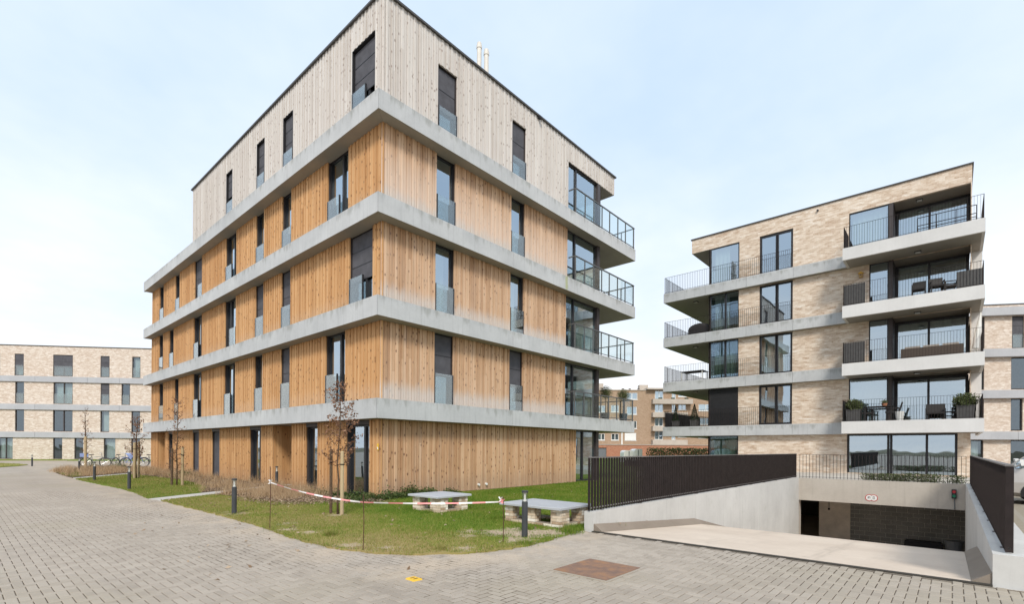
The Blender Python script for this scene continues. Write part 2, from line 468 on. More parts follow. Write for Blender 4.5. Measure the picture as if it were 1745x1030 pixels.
def lawn_color(gg):
    p = pos(gg)
    x, y, z = gg.sep(p)
    t = tint_of(gg)
    n1 = gg.noise(gg.xyz(x, y, 0.0), 0.55, 4.0, 0.6)
    n2 = gg.noise(gg.xyz(x, y, 0.0), 3.5, 3.0, 0.6)
    far = gg.step(gg.m('SUBTRACT', x, gg.m('MULTIPLY', y, 0.05)), 4.6, 7.0)     # the strip along the kerb is the worn one
    v = gg.m('ADD', gg.m('MULTIPLY', n1, 0.55), gg.m('ADD', gg.m('MULTIPLY', n2, 0.3), gg.m('MULTIPLY', gg.m('SUBTRACT', t, 0.5), 0.5)))
    v = gg.m('ADD', v, gg.m('MULTIPLY', gg.m('SUBTRACT', far, 0.5), 0.22))
    return gg.ramp(v, [(0.17, (0.35, 0.28, 0.12)), (0.30, (0.255, 0.25, 0.058)), (0.42, (0.175, 0.235, 0.031)), (0.58, (0.115, 0.21, 0.018)), (0.78, (0.058, 0.145, 0.012))]), p


m, gg, o = new_mat('grass_blade')
c, p = lawn_color(gg)
d = gg.n('ShaderNodeBsdfPrincipled', Base_Color=c, Roughness=0.6)
d.inputs['Specular IOR Level'].default_value = 0.2
tl = gg.n('ShaderNodeBsdfTranslucent', Color=c)
mx = gg.n('ShaderNodeMixShader', i0=0.25)
gg.t.links.new(d.outputs[0], mx.inputs[1])
gg.t.links.new(tl.outputs[0], mx.inputs[2])
gg.t.links.new(mx.outputs[0], o.inputs[0])

m, gg, o = new_mat('lawn_soil')
c, p = lawn_color(gg)
x, y, z = gg.sep(p)
n2 = gg.noise(p, 9.0, 4.0, 0.7)
mask = None
for bx_, by_, br_ in BARE:
    dd = gg.n('ShaderNodeVectorMath', dict(operation='DISTANCE'), i0=gg.xyz(x, y, 0.0), i1=(bx_, by_, 0.0)).outputs['Value']
    k_ = gg.m('SUBTRACT', 1.0, gg.step(gg.m('ADD', dd, gg.m('MULTIPLY', gg.m('SUBTRACT', n2, 0.5), 1.5)), br_ * 0.55, br_ * 1.1))
    mask = k_ if mask is None else gg.m('MAXIMUM', mask, k_)
c = gg.mix(0.25, c, (0.20, 0.15, 0.07))
sand = gg.ramp(n2, [(0.3, (0.30, 0.225, 0.15)), (0.7, (0.52, 0.43, 0.32))])
c = gg.mix(mask, c, sand)
bsdf(gg, o, c, 0.95, 0.1, bump=n2, bump_d=0.02)


def paving_color(gg, tinted=True):
    p = pos(gg)
    x, y, z = gg.sep(p)
    flat = gg.xyz(x, y, 0.0)
    n1 = gg.noise(flat, 0.35, 4.0, 0.6)
    n2 = gg.noise(flat, 30.0, 3.0, 0.7)
    t = tint_of(gg) if tinted else gg.noise(flat, 5.5, 2.0, 0.6)
    v = gg.m('ADD', gg.m('MULTIPLY', t, 0.24), gg.m('ADD', gg.m('MULTIPLY', n1, 0.50), gg.m('MULTIPLY', n2, 0.26)))
    c = gg.ramp(v, [(0.2, (0.285, 0.244, 0.202)), (0.5, (0.362, 0.314, 0.263)), (0.8, (0.445, 0.391, 0.331))])
    # sand swept from the verge over the outer courses
    n3 = gg.noise(flat, 1.1, 4.0, 0.65)
    e1 = gg.m('MULTIPLY', gg.step(x, 2.7, 4.1), gg.step(y, 4.2, 5.2))
    e2 = gg.m('MULTIPLY', gg.step(y, 3.9, 5.0), gg.step(x, 4.5, 5.5))
    e = gg.m('MULTIPLY', gg.m('MAXIMUM', e1, e2), gg.step(n3, 0.40, 0.62))
    c = gg.mix(gg.m('MULTIPLY', e, 0.75), c, (0.47, 0.385, 0.295))
    tk = gg.noise(gg.xyz(gg.m('MULTIPLY', x, 1.5), gg.m('MULTIPLY', y, 0.12), 2.0), 1.0, 4.0, 0.6)
    c = gg.mix(gg.m('MULTIPLY', gg.step(tk, 0.52, 0.70), 0.24), c, (0.20, 0.17, 0.14))
    sp = gg.noise(flat, 2.4, 5.0, 0.75)
    c = gg.mix(gg.m('MULTIPLY', gg.step(sp, 0.60, 0.72), 0.30), c, (0.19, 0.16, 0.13))
    gr = gg.m('MULTIPLY', gg.step(gg.noise(flat, 0.22, 3.0, 0.6), 0.48, 0.66), 0.30)
    c = gg.mix(gr, c, (0.33, 0.29, 0.205))
    return c, p, n2, e


m, gg, o = new_mat('paver')
c, p, n2, e = paving_color(gg)
bsdf(gg, o, c, 0.8, 0.25, bump=n2, bump_d=0.002)

m, gg, o = new_mat('joint_sand')
p = pos(gg)
x, y, z = gg.sep(p)
n3 = gg.noise(gg.xyz(x, y, 0.0), 1.1, 4.0, 0.65)
c = gg.ramp(n3, [(0.35, (0.06, 0.047, 0.036)), (0.72, (0.14, 0.11, 0.08))])
bsdf(gg, o, c, 0.95, 0.1)

m, gg, o = new_mat('far_paving')              # the same bond where single pavers can no longer be told apart
c, p, n2, e = paving_color(gg, False)
x, y, z = gg.sep(p)
lx = gg.m('ABSOLUTE', gg.m('SUBTRACT', gg.m('FRACT', gg.m('DIVIDE', x, 0.105)), 0.5))
ly = gg.m('ABSOLUTE', gg.m('SUBTRACT', gg.m('FRACT', gg.m('DIVIDE', y, 0.105)), 0.5))
jn = gg.m('MAXIMUM', gg.step(lx, 0.42, 0.5), gg.m('MULTIPLY', gg.step(ly, 0.42, 0.5), 0.6))
c = gg.mix(gg.m('MULTIPLY', jn, 0.22), c, (0.14, 0.12, 0.10))
bsdf(gg, o, c, 0.85, 0.2)

m, gg, o = new_mat('grass_pavers')
p = pos(gg)
x, y, z = gg.sep(p)
lx = gg.m('ABSOLUTE', gg.m('SUBTRACT', gg.m('FRACT', gg.m('DIVIDE', x, 0.3)), 0.5))
ly = gg.m('ABSOLUTE', gg.m('SUBTRACT', gg.m('FRACT', gg.m('DIVIDE', y, 0.3)), 0.5))
gm = gg.m('MULTIPLY', gg.step(gg.m('MAXIMUM', lx, ly), 0.30, 0.36), 1.0)
n1 = gg.noise(p, 1.2, 3.0)
far = gg.m('SUBTRACT', 1.0, gg.step(x, 11.0, 14.0))
gcol = gg.mix(gg.m('MULTIPLY', gm, 0.55), gg.mix(far, (0.26, 0.22, 0.17), (0.15, 0.17, 0.05)), (0.34, 0.31, 0.27))
bsdf(gg, o, gg.mix(gg.m('MULTIPLY', n1, 0.4), gcol, (0.30, 0.27, 0.18)), 0.9, 0.15)


# ------------------------------------------------------------------ mesh helpers
ORG = {}


class MB:
    """collects shapes in world coordinates and links them as ONE mesh object"""
    def __init__(self):
        self.v, self.f, self.mi, self.tn = [], [], [], []

    def face(self, pts, mi=0, tint=0.0):
        b = len(self.v)
        self.v.extend(tuple(p) for p in pts)
        self.f.append(tuple(range(b, b + len(pts))))
        self.mi.append(mi)
        self.tn.append(tint)

    def hexa(self, p, mi=0, tint=0.0, skip=()):
        b = len(self.v)
        self.v.extend(tuple(q) for q in p)
        fs = ((0, 3, 2, 1), (4, 5, 6, 7), (0, 1, 5, 4), (1, 2, 6, 5), (2, 3, 7, 6), (3, 0, 4, 7))
        e1 = Vector(p[1]) - Vector(p[0])
        e2 = Vector(p[3]) - Vector(p[0])
        e3 = Vector(p[4]) - Vector(p[0])
        flip = e1.cross(e2).dot(e3) < 0
        for i, q in enumerate(fs):
            if i in skip:
                continue
            if flip:
                q = q[::-1]
            self.f.append(tuple(b + j for j in q))
            self.mi.append(mi)
            self.tn.append(tint)

    def box(self, x0, x1, y0, y1, z0, z1, mi=0, tint=0.0, skip=()):
        self.hexa([(x0, y0, z0), (x1, y0, z0), (x1, y1, z0), (x0, y1, z0),
                   (x0, y0, z1), (x1, y0, z1), (x1, y1, z1), (x0, y1, z1)], mi, tint, skip)

    def fbox(self, F, u0, u1, o0, o1, z0, z1, mi=0, tint=0.0, skip=()):
        self.hexa([F(u0, o0, z0), F(u1, o0, z0), F(u1, o1, z0), F(u0, o1, z0),
                   F(u0, o0, z1), F(u1, o0, z1), F(u1, o1, z1), F(u0, o1, z1)], mi, tint, skip)

    def tube(self, pts, radii, n=8, mi=0, tint=0.0, caps=True):
        pts = [Vector(p) for p in pts]
        if not isinstance(radii, (list, tuple)):
            radii = [radii] * len(pts)
        rings = []
        ref = None
        for i, p in enumerate(pts):
            a = pts[max(i - 1, 0)]
            c = pts[min(i + 1, len(pts) - 1)]
            t = (c - a)
            t = t.normalized() if t.length > 1e-9 else Vector((0, 0, 1))
            if ref is None:
                ref = Vector((1, 0, 0)) if abs(t.x) < 0.9 else Vector((0, 1, 0))
            s = t.cross(ref)
            if s.length < 1e-6:
                s = t.cross(Vector((0, 1, 0.3)))
            s.normalize()
            r = s.cross(t).normalized()
            ref = r
            b = len(self.v)
            for k in range(n):
                an = 2 * PI * k / n
                self.v.append(tuple(p + radii[i] * (math.cos(an) * r + math.sin(an) * s)))
            rings.append(b)
        for a, b in zip(rings, rings[1:]):
            for k in range(n):
                k2 = (k + 1) % n
                self.f.append((a + k, a + k2, b + k2, b + k))
                self.mi.append(mi)
                self.tn.append(tint)
        if caps:
            self.f.append(tuple(rings[0] + k for k in range(n))[::-1])
            self.f.append(tuple(rings[-1] + k for k in range(n)))
            self.mi += [mi, mi]
            self.tn += [tint, tint]

    def lathe(self, c, prof, n=16, mi=0, tint=0.0):
        self.tube([(c[0], c[1], c[2] + z) for r, z in prof], [max(r, 1e-4) for r, z in prof], n, mi, tint)

    def ring(self, c, R, r, axis, n=20, k=6, mi=0):
        c = Vector(c)
        axis = Vector(axis).normalized()
        a = axis.orthogonal().normalized()
        b2 = axis.cross(a)
        base = len(self.v)
        for i in range(n):
            t = 2 * PI * i / n
            d = math.cos(t) * a + math.sin(t) * b2
            for j in range(k):
                s = 2 * PI * j / k
                self.v.append(tuple(c + d * (R + r * math.cos(s)) + axis * (r * math.sin(s))))
        for i in range(n):
            for j in range(k):
                self.f.append((base + i * k + j, base + i * k + (j + 1) % k, base + ((i + 1) % n) * k + (j + 1) % k, base + ((i + 1) % n) * k + j))
                self.mi.append(mi)
                self.tn.append(0.0)

    def mesh(self, name, mats, offset=(0, 0, 0), smooth=False):
        me = bpy.data.meshes.new(name)
        v = np.array(self.v, dtype=np.float64).reshape(-1, 3) - np.array(offset)
        me.from_pydata(v.tolist(), [], self.f)
        for mm in mats:
            me.materials.append(M[mm])
        if len(mats) > 1:
            me.polygons.foreach_set('material_index', self.mi)
        if any(self.tn):
            at = me.attributes.new('tint', 'FLOAT', 'FACE')
            at.data.foreach_set('value', self.tn)
        if smooth:
            me.polygons.foreach_set('use_smooth', [True] * len(me.polygons))
        me.update()
        return me

    def build(self, name, mats, parent=None, smooth=False, loc=None):
        if isinstance(mats, str):
            mats = [mats]
        if parent is not None:
            off = ORG[parent]
        elif loc is not None:
            off = Vector(loc)
        else:
            a = np.array(self.v)
            off = Vector(((a[:, 0].min() + a[:, 0].max()) / 2, (a[:, 1].min() + a[:, 1].max()) / 2, a[:, 2].min()))
        o = bpy.data.objects.new(name, self.mesh(name, mats, off, smooth))
        COL.objects.link(o)
        if parent is not None:
            o.parent = parent
        else:
            o.location = off
        ORG[o] = Vector(off)
        return o


def tag(o, label=None, cat=None, group=None, kind=None):
    if label:
        o['label'] = label
    if cat:
        o['category'] = cat
    if group:
        o['group'] = group
    if kind:
        o['kind'] = kind
    return o


def thing(name, label, cat, loc, group=None):
    o = bpy.data.objects.new(name, None)
    COL.objects.link(o)
    o.empty_display_size = 0.2
    o.location = loc
    ORG[o] = Vector(loc)
    return tag(o, label, cat, group)


def inst(name, me, parent, loc, scale=(1, 1, 1), rz=0.0):
    """one more piece that shares the mesh 'me'; loc in world coordinates"""
    o = bpy.data.objects.new(name, me)
    COL.objects.link(o)
    o.parent = parent
    o.location = Vector(loc) - ORG[parent]
    o.scale = scale
    o.rotation_euler = (0, 0, rz)
    ORG[o] = Vector(loc)
    return o


KIDS = {}


def copy_tree(o, parent=None):
    c = o.copy()
    COL.objects.link(c)
    c.parent = parent
    for ch in [q for q in bpy.data.objects if q.parent == o]:
        copy_tree(ch, c)
    return c


class Fac:
    """facade frame: u runs along the wall, o points out of it, z up"""
    def __init__(self, ox, oy, dx, dy, nx, ny):
        self.o, self.d, self.n_ = (ox, oy), (dx, dy), (nx, ny)

    def __call__(self, u, out, z):
        return (self.o[0] + self.d[0] * u + self.n_[0] * out, self.o[1] + self.d[1] * u + self.n_[1] * out, z)


def wall_cells(mb, F, u0, u1, z0, z1, holes, reveal=0.25, mi=0, mir=0):
    """masonry face with real openings: the wall between them and the reveals inside them"""
    us = sorted({u0, u1, *[min(max(h[i], u0), u1) for h in holes for i in (0, 1)]})
    zs = sorted({z0, z1, *[min(max(h[i], z0), z1) for h in holes for i in (2, 3)]})
    for a, b in zip(us, us[1:]):
        for c, d in zip(zs, zs[1:]):
            mu, mz = (a + b) / 2, (c + d) / 2
            if any(h[0] < mu < h[1] and h[2] < mz < h[3] for h in holes):
                continue
            mb.face([F(a, 0, c), F(b, 0, c), F(b, 0, d), F(a, 0, d)], mi)
    for h in holes:
        a, b, c, d = h
        mb.face([F(a, 0, c), F(a, -reveal, c), F(a, -reveal, d), F(a, 0, d)], mir)
        mb.face([F(b, 0, c), F(b, 0, d), F(b, -reveal, d), F(b, -reveal, c)], mir)
        mb.face([F(a, 0, d), F(a, -reveal, d), F(b, -reveal, d), F(b, 0, d)], mir)
        mb.face([F(a, 0, c), F(b, 0, c), F(b, -reveal, c), F(a, -reveal, c)], mir)


def window(parent, F, u0, u1, z0, z1, rec=0.12, bars=(), frame='frame_dark', fw=0.055, lining=0.0, screen=0.0, screen_bars=1, curtain=None,
           balus=None, glass='window_glass', tint=0.0, transom=None, screen_mat='screen_fabric'):
    """window = its frame mesh; pane, sun screen, curtain and glass balustrade are its pieces"""
    mb = MB()
    d0, d1 = -rec - 0.07, -rec
    mb.fbox(F, u0, u0 + fw, d0, d1, z0, z1)
    mb.fbox(F, u1 - fw, u1, d0, d1, z0, z1)
    mb.fbox(F, u0 + fw, u1 - fw, d0, d1, z0, z0 + fw)
    mb.fbox(F, u0 + fw, u1 - fw, d0, d1, z1 - fw, z1)
    for bu in bars:
        mb.fbox(F, bu - 0.05, bu + 0.05, d0, d1 + 0.015, z0 + fw, z1 - fw)
    if transom:
        mb.fbox(F, u0 + fw, u1 - fw, d0 + 0.01, d1 + 0.005, transom - 0.03, transom + 0.03)
    if lining:                                    # dark metal lining of the opening
        mb.fbox(F, u0 - 0.002, u0 + 0.018, d1, lining, z0, z1)
        mb.fbox(F, u1 - 0.018, u1 + 0.002, d1, lining, z0, z1)
        mb.fbox(F, u0 + 0.018, u1 - 0.018, d1, lining, z1 - 0.02, z1)
    w_ = mb.build('window', frame, parent)
    mb = MB()
    dm = -rec - 0.04
    mb.face([F(u0 + fw, dm, z0 + fw), F(u1 - fw, dm, z0 + fw), F(u1 - fw, dm, z1 - fw), F(u0 + fw, dm, z1 - fw)])
    mb.build('pane', glass, w_)
    if screen:
        a, b = screen if isinstance(screen, tuple) else (0.0, screen)
        mb = MB()
        zt, zb = z1 - fw - (z1 - z0) * a, z1 - fw - (z1 - z0) * b
        segs = screen_bars + 1
        for i in range(segs):
            q0, q1 = zb + (zt - zb) * i / segs, zb + (zt - zb) * (i + 1) / segs
            mb.fbox(F, u0 + fw * 0.7, u1 - fw * 0.7, d1 + 0.018, d1 + 0.026, q0 + 0.012, q1)
            mb.fbox(F, u0 + fw * 0.7, u1 - fw * 0.7, d1 + 0.014, d1 + 0.034, q0 - 0.012, q0 + 0.012, 1)
        mb.build('sun_screen', [screen_mat, 'frame_dark'], w_)
    if curtain:
        mat, ca, cb = curtain
        mb = MB()
        n = max(6, int((cb - ca) / 0.07))
        base = None
        for i in range(n):
            q0, q1 = ca + (cb - ca) * i / n, ca + (cb - ca) * (i + 1) / n
            o0 = -rec - 0.30 + 0.035 * math.sin(i * 1.9)
            o1 = -rec - 0.30 + 0.035 * math.sin((i + 1) * 1.9)
            mb.face([F(q0, o0, z0 + 0.02), F(q1, o1, z0 + 0.02), F(q1, o1, z1 - 0.05), F(q0, o0, z1 - 0.05)])
        mb.build('curtain', mat, w_)
    if balus:
        a, b, h, so = balus
        mb = MB()
        mb.fbox(F, a + 0.02, b - 0.02, so, so + 0.016, z0 + 0.03, z0 + h)
        bo = mb.build('glass_balustrade', 'balustrade_glass', w_)
        for q0 in (a - 0.005, b - 0.035):
            mb = MB()
            mb.fbox(F, q0, q0 + 0.04, so - 0.03, so + 0.02, z0 + 0.0, z0 + h)
            mb.build('balustrade_clamp', 'frame_dark', w_)
    return w_


# ------------------------------------------------------------------ ground
RAMP = (8.04, 24.70, -0.35, 5.05)                # x0, x1, y0, y1 of the ramp trench


def poly_obj(name, pts, z, mat, label=None, cat=None, kind='structure', parent=None, grid=0.0):
    bm = bmesh.new()
    vs_ = [bm.verts.new((x, y, z)) for x, y in pts]
    f = bm.faces.new(vs_)
    if f.normal.z < 0:
        f.normal_flip()
    bmesh.ops.triangulate(bm, faces=bm.faces[:])
    me = bpy.data.meshes.new(name)
    bm.to_mesh(me)
    bm.free()
    me.materials.append(M[mat])
    o = bpy.data.objects.new(name, me)
    COL.objects.link(o)
    ORG[o] = Vector((0, 0, 0))
    tag(o, label, cat, None, kind)
    return o


HX0, HX1, HY0, HY1 = 7.97, 34.0, -0.62, 5.32      # hole left in the sheets for ramp and garage


def sheet_with_hole(name, x0, x1, y0, y1, z, mat, label, cat):
    mb = MB()
    xs = [x0, HX0, HX1, x1]
    ys = [y0, HY0, HY1, y1]
    for i in range(3):
        for j in range(3):
            if i == 1 and j == 1:
                continue
            mb.face([(xs[i], ys[j], z), (xs[i + 1], ys[j], z), (xs[i + 1], ys[j + 1], z), (xs[i], ys[j + 1], z)])
    o = mb.build(name, mat, loc=(0, 0, 0))
    return tag(o, label, cat, None, 'structure')


sheet_with_hole('ground', -900, 900, -900, 900, -0.06, 'terrain', 'flat earth stretching away behind all the buildings', 'ground')


# ------------------------------------------------------------------ larch block (the big one)
SX, SY = 8.205, 12.51                            # outer corner of the concrete bands
WX, WY = 8.625, 12.93                            # plane of the boards
EX, NY = 21.0, 38.68
TOP = [2.99, 5.99, 8.99, 11.99]                  # tops of the four bands
BT = 0.585
ROOF = 15.33
FW = Fac(WX, 0, 0, 1, -1, 0)                     # long side: u = y
FS = Fac(0, WY, 1, 0, 0, -1)                     # gable: u = x

LB = thing('apartment_building', 'larch clad apartment block with four pale concrete floor bands and two roof flues', 'building', (15, 25, 0))

# windows: (from, to) along the facade per storey
WIN_W = {0: [(13.54, 14.93), (16.82, 17.70), (21.68, 22.83), (26.41, 27.54), (29.40, 30.49), (34.09, 34.92)],
         1: [(15.00, 16.30), (19.02, 19.83), (21.53, 22.36), (24.57, 25.90), (29.12, 30.44), (33.03, 33.78), (36.02, 36.98)],
         2: [(13.45, 14.79), (19.00, 19.82), (21.48, 22.33), (24.53, 25.86), (29.12, 30.39), (34.03, 34.85), (36.18, 37.02)],
         3: [(14.90, 16.24), (18.97, 19.79), (21.45, 22.30), (24.50, 25.80), (29.10, 30.32), (32.93, 33.73), (36.10, 36.95)],
         4: [(13.36, 14.69), (18.91, 19.74), (21.48, 22.27), (24.98, 25.79)]}
REC_W = [(18.86, 20.56), (35.57, 37.23)]         # two entrance recesses, ground floor
WIN_S = {0: [(19.03, 20.97)],
         1: [(10.70, 11.53), (14.44, 15.23), (18.14, 20.97)],
         2: [(10.72, 11.55), (14.47, 15.27), (18.17, 20.97)],
         3: [(10.76, 11.58), (14.50, 15.31), (18.25, 20.97)],
         4: [(10.80, 11.63), (14.52, 15.36), (18.30, 21.10)]}


def zrange(k):
    lo = 0.02 if k == 0 else TOP[k - 1]
    hi = TOP[k] - BT if k < 4 else 14.42
    return lo, hi


# --- concrete bands: facing panels with open joints in front of a slab
for k in range(4):
    zt, zb = TOP[k], TOP[k] - BT
    mb = MB()
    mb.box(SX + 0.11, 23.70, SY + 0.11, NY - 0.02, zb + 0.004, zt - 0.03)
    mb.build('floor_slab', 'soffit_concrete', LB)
    jw = [SY, 18.45, 23.50, 28.50, 33.4, 36.2, 38.77] if k != 1 else [SY, 18.45, 23.54, 28.40, 33.2, 38.77]
    js = [SX, 14.16, 23.80] if k in (2, 3) else [SX, 14.16, 21.04, 23.80]
    for i, (a, b) in enumerate(zip(jw, jw[1:])):
        mb = MB()
        g0, g1 = (0.0 if i == 0 else 0.006), 0.006
        if i == 0:                                # mitred at the corner
            mb.hexa([(SX, SY + 0.004, zb), (SX + 0.11, SY + 0.114, zb), (SX + 0.11, b - g1, zb), (SX, b - g1, zb),
                     (SX, SY + 0.004, zt), (SX + 0.11, SY + 0.114, zt), (SX + 0.11, b - g1, zt), (SX, b - g1, zt)], 0, 0.3)
        else:
            mb.box(SX, SX + 0.11, a + g0, b - g1, zb, zt)
        mb.build('band_panel', 'band_concrete', LB)
    for i, (a, b) in enumerate(zip(js, js[1:])):
        mb = MB()
        if i == 0:
            mb.hexa([(SX + 0.004, SY, zb), (b - 0.006, SY, zb), (b - 0.006, SY + 0.11, zb), (SX + 0.114, SY + 0.11, zb),
                     (SX + 0.004, SY, zt), (b - 0.006, SY, zt), (b - 0.006, SY + 0.11, zt), (SX + 0.114, SY + 0.11, zt)], 0, 0.3)
        else:
            mb.box(a + 0.006, b - (0.006 if b < 23.7 else 0), SY, SY + 0.11, zb, zt)
        mb.build('band_panel', 'band_concrete', LB)
    mb = MB()
    mb.box(23.70, 23.80, SY + 0.114, 17.2, zb, zt)
    mb.build('band_panel', 'band_concrete', LB)
    # soffit strips in front of the boards, one per side, meeting at a mitre joint
    for side in (0, 1):
        mb = MB()
        z0, z1 = zb - 0.004, zb + 0.03
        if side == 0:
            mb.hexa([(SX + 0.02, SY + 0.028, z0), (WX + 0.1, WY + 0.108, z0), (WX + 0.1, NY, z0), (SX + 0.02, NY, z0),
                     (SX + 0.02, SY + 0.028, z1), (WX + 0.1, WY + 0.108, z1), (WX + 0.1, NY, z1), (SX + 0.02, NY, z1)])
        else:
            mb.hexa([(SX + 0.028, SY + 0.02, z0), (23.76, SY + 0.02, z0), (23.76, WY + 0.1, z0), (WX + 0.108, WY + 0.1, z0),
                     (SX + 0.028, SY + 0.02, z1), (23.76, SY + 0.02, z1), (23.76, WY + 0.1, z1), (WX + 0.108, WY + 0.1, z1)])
        mb.build('soffit_panel', 'soffit_concrete', LB)

# --- structural wall behind the boards, with the openings cut out, and rooms behind
for k in range(5):
    lo, hi = zrange(k)
    ztop = hi if k < 4 else ROOF - 0.02
    zlo = -0.05 if k == 0 else lo
    hw = [(a, b, zlo, hi) for a, b in WIN_W[k]]
    if k == 0:
        hw += [(a, b, zlo, hi) for a, b in REC_W]
    hs = [(a, b, zlo, hi) for a, b in WIN_S[k]]
    n_end = NY - 0.05 if k < 4 else 30.62
    mb = MB()
    wall_cells(mb, Fac(WX + 0.06, 0, 0, 1, -1, 0), WY + 0.06, n_end, zlo, ztop, hw, 0.16)
    wall_cells(mb, Fac(0, WY + 0.06, 1, 0, 0, -1), WX + 0.06, EX - 0.02, zlo, ztop, hs, 0.16)
    mb.face([(WX + 0.06, n_end, zlo), (EX, n_end, zlo), (EX, n_end, ztop), (WX + 0.06, n_end, ztop)])
    mb.face([(EX, 16.6, zlo), (EX, n_end, zlo), (EX, n_end, ztop), (EX, 16.6, ztop)])
    mb.build('backing_wall', 'frame_brown', LB)
    mb = MB()                                     # room partitions and storey floors
    mb.box(WX + 3.4, 17.6, WY + 3.2, n_end - 0.3, zlo, hi)
    for yy in (17.9, 23.4, 28.2, 32.0):
        if yy < n_end - 1:
            mb.box(WX + 0.3, WX + 3.38, yy, yy + 0.12, zlo, hi)
    for xx in (12.9, 17.3):
        mb.box(xx, xx + 0.12, WY + 0.3, WY + 3.18, zlo, hi)
    mb.box(17.62, 20.6, WY + 4.6, WY + 4.72, zlo, hi)
    mb.build('inner_wall', 'interior_paint', LB)
    mb = MB()
    fz = lo + 0.02 if k else 0.0
    mb.box(WX + 0.25, EX - 0.1, WY + 0.25, n_end - 0.1, fz - 0.015, fz)
    mb.build('room_floor', 'interior_floor', LB)
    mb = MB()
    mb.box(WX + 0.25, EX - 0.1, WY + 0.25, n_end - 0.1, hi + 0.012, hi + 0.03)
    mb.build('room_ceiling', 'interior_paint', LB)

# --- roof block, coping, overhang at the balcony corner
mb = MB()
mb.box(WX + 0.07, 22.24, WY + 0.07, 30.6, 14.46, ROOF - 0.04)
mb.build('roof', 'soffit_concrete', LB)
mb = MB()
mb.box(WX - 0.07, WX + 0.14, WY - 0.07, 30.74, ROOF - 0.03, ROOF + 0.035)
mb.box(WX + 0.14, 22.40, WY - 0.07, WY + 0.14, ROOF - 0.03, ROOF + 0.035)
mb.box(22.20, 22.40, WY + 0.14, 17.4, ROOF - 0.03, ROOF + 0.035)
mb.build('roof_coping', 'coping_metal', LB)
mb = MB()
mb.box(EX + 0.02, 22.28, WY + 0.04, 17.3, 14.40, 14.458)
mb.build('overhang_soffit', 'soffit_concrete', LB)

# --- boards
PITCH = 0.104
boards = []                                      # (face, u, z0, z1, mat, dist)


def run_boards(face, u0, u1, z0, z1, mat):
    n = max(1, round((u1 - u0) / PITCH))
    wds = [random.uniform(0.80, 1.20) for _ in range(n)]
    k_ = (u1 - u0) / sum(wds)
    u = u0
    for i, w_ in enumerate(wds):
        st = w_ * k_
        cuts = [z0, z1]
        if z1 - z0 > 1.5 and random.random() < 0.16:          # butt joint somewhere up the board
            cuts = [z0, z0 + (z1 - z0) * random.uniform(0.25, 0.8), z1]
        x, y = (WX, u + st / 2) if face == 'W' else (u + st / 2, WY)
        d = math.hypot(x, y)
        for a, b in zip(cuts, cuts[1:]):
            px_ = st * abs((x if face == 'W' else y)) / d ** 2 * math.sqrt(max(b - a, 0.1))
            boards.append([face, u, st, a, b - (0.004 if b < z1 else 0), mat, px_, i % 2])
        u += st


for k in range(5):
    lo, hi = zrange(k)
    hi_ = hi - 0.006
    for face, wins, u0, u1 in (('W', WIN_W[k] + (REC_W if k == 0 else []), WY + 0.002, NY if k < 4 else 30.67),
                               ('S', WIN_S[k], WX, EX if k < 4 else 22.31)):
        mat = 'larch_grey' if k == 4 else ('larch_side' if face == 'W' else 'larch_gable')
        cur = u0
        for a, b in sorted(wins):
            run_boards(face, cur, a, lo + 0.004, hi_ if k < 4 else ROOF - 0.03, mat)
            if k == 4:
                run_boards(face, a, b, hi, ROOF - 0.03, mat)
            cur = b
        if u1 - cur > 0.05:
            if k == 4 and face == 'S':
                run_boards(face, cur, u1, 14.42, ROOF - 0.03, mat)
            else:
                run_boards(face, cur, u1, lo + 0.004, hi_ if k < 4 else ROOF - 0.03, mat)
# recess jambs (boards returning into the entrances)
boards.sort(key=lambda b: -b[6])


def unit_board():
    mb = MB()
    c = 0.10                                      # eased edges
    for a, b in (((0, 0), (0, 1)), ):
        pass
    p = [(0, 0), (0, -0.8), (c, -1), (1 - c, -1), (1, -0.8), (1, 0)]
    for (x0, y0), (x1, y1) in zip(p, p[1:]):
        mb.face([(x0, y0, 0), (x1, y1, 0), (x1, y1, 1), (x0, y0, 1)])
    mb.face([(x, y, 0) for x, y in p])
    mb.face([(x, y, 1) for x, y in p][::-1])
    return mb


UB = {mt: unit_board().mesh('board', [mt]) for mt in ('larch_side', 'larch_gable', 'larch_grey')}
rest = {mt: MB() for mt in UB}
for i, (face, u, st, z0, z1, mt, _, odd) in enumerate(boards):
    th = (0.064 if odd else 0.046) + random.uniform(-0.003, 0.003)     # proud of the backing wall by 0..14 mm differences
    wd = st - 0.008
    if i < 296:
        loc = (u, WY + 0.06, z0) if face == 'S' else (WX + 0.06, u + wd, z0)
        inst('board', UB[mt], LB, loc, (wd, th, z1 - z0), 0.0 if face == 'S' else -PI / 2)
    else:
        F = Fac(WX + 0.06, 0, 0, 1, -1, 0) if face == 'W' else Fac(0, WY + 0.06, 1, 0, 0, -1)
        rest[mt].fbox(F, u, u + wd, 0, th, z0, z1, 0, random.random(), skip=(5,) if False else ())
for mt, mb in rest.items():
    tag(mb.build('board_cladding', mt, LB), kind='stuff')
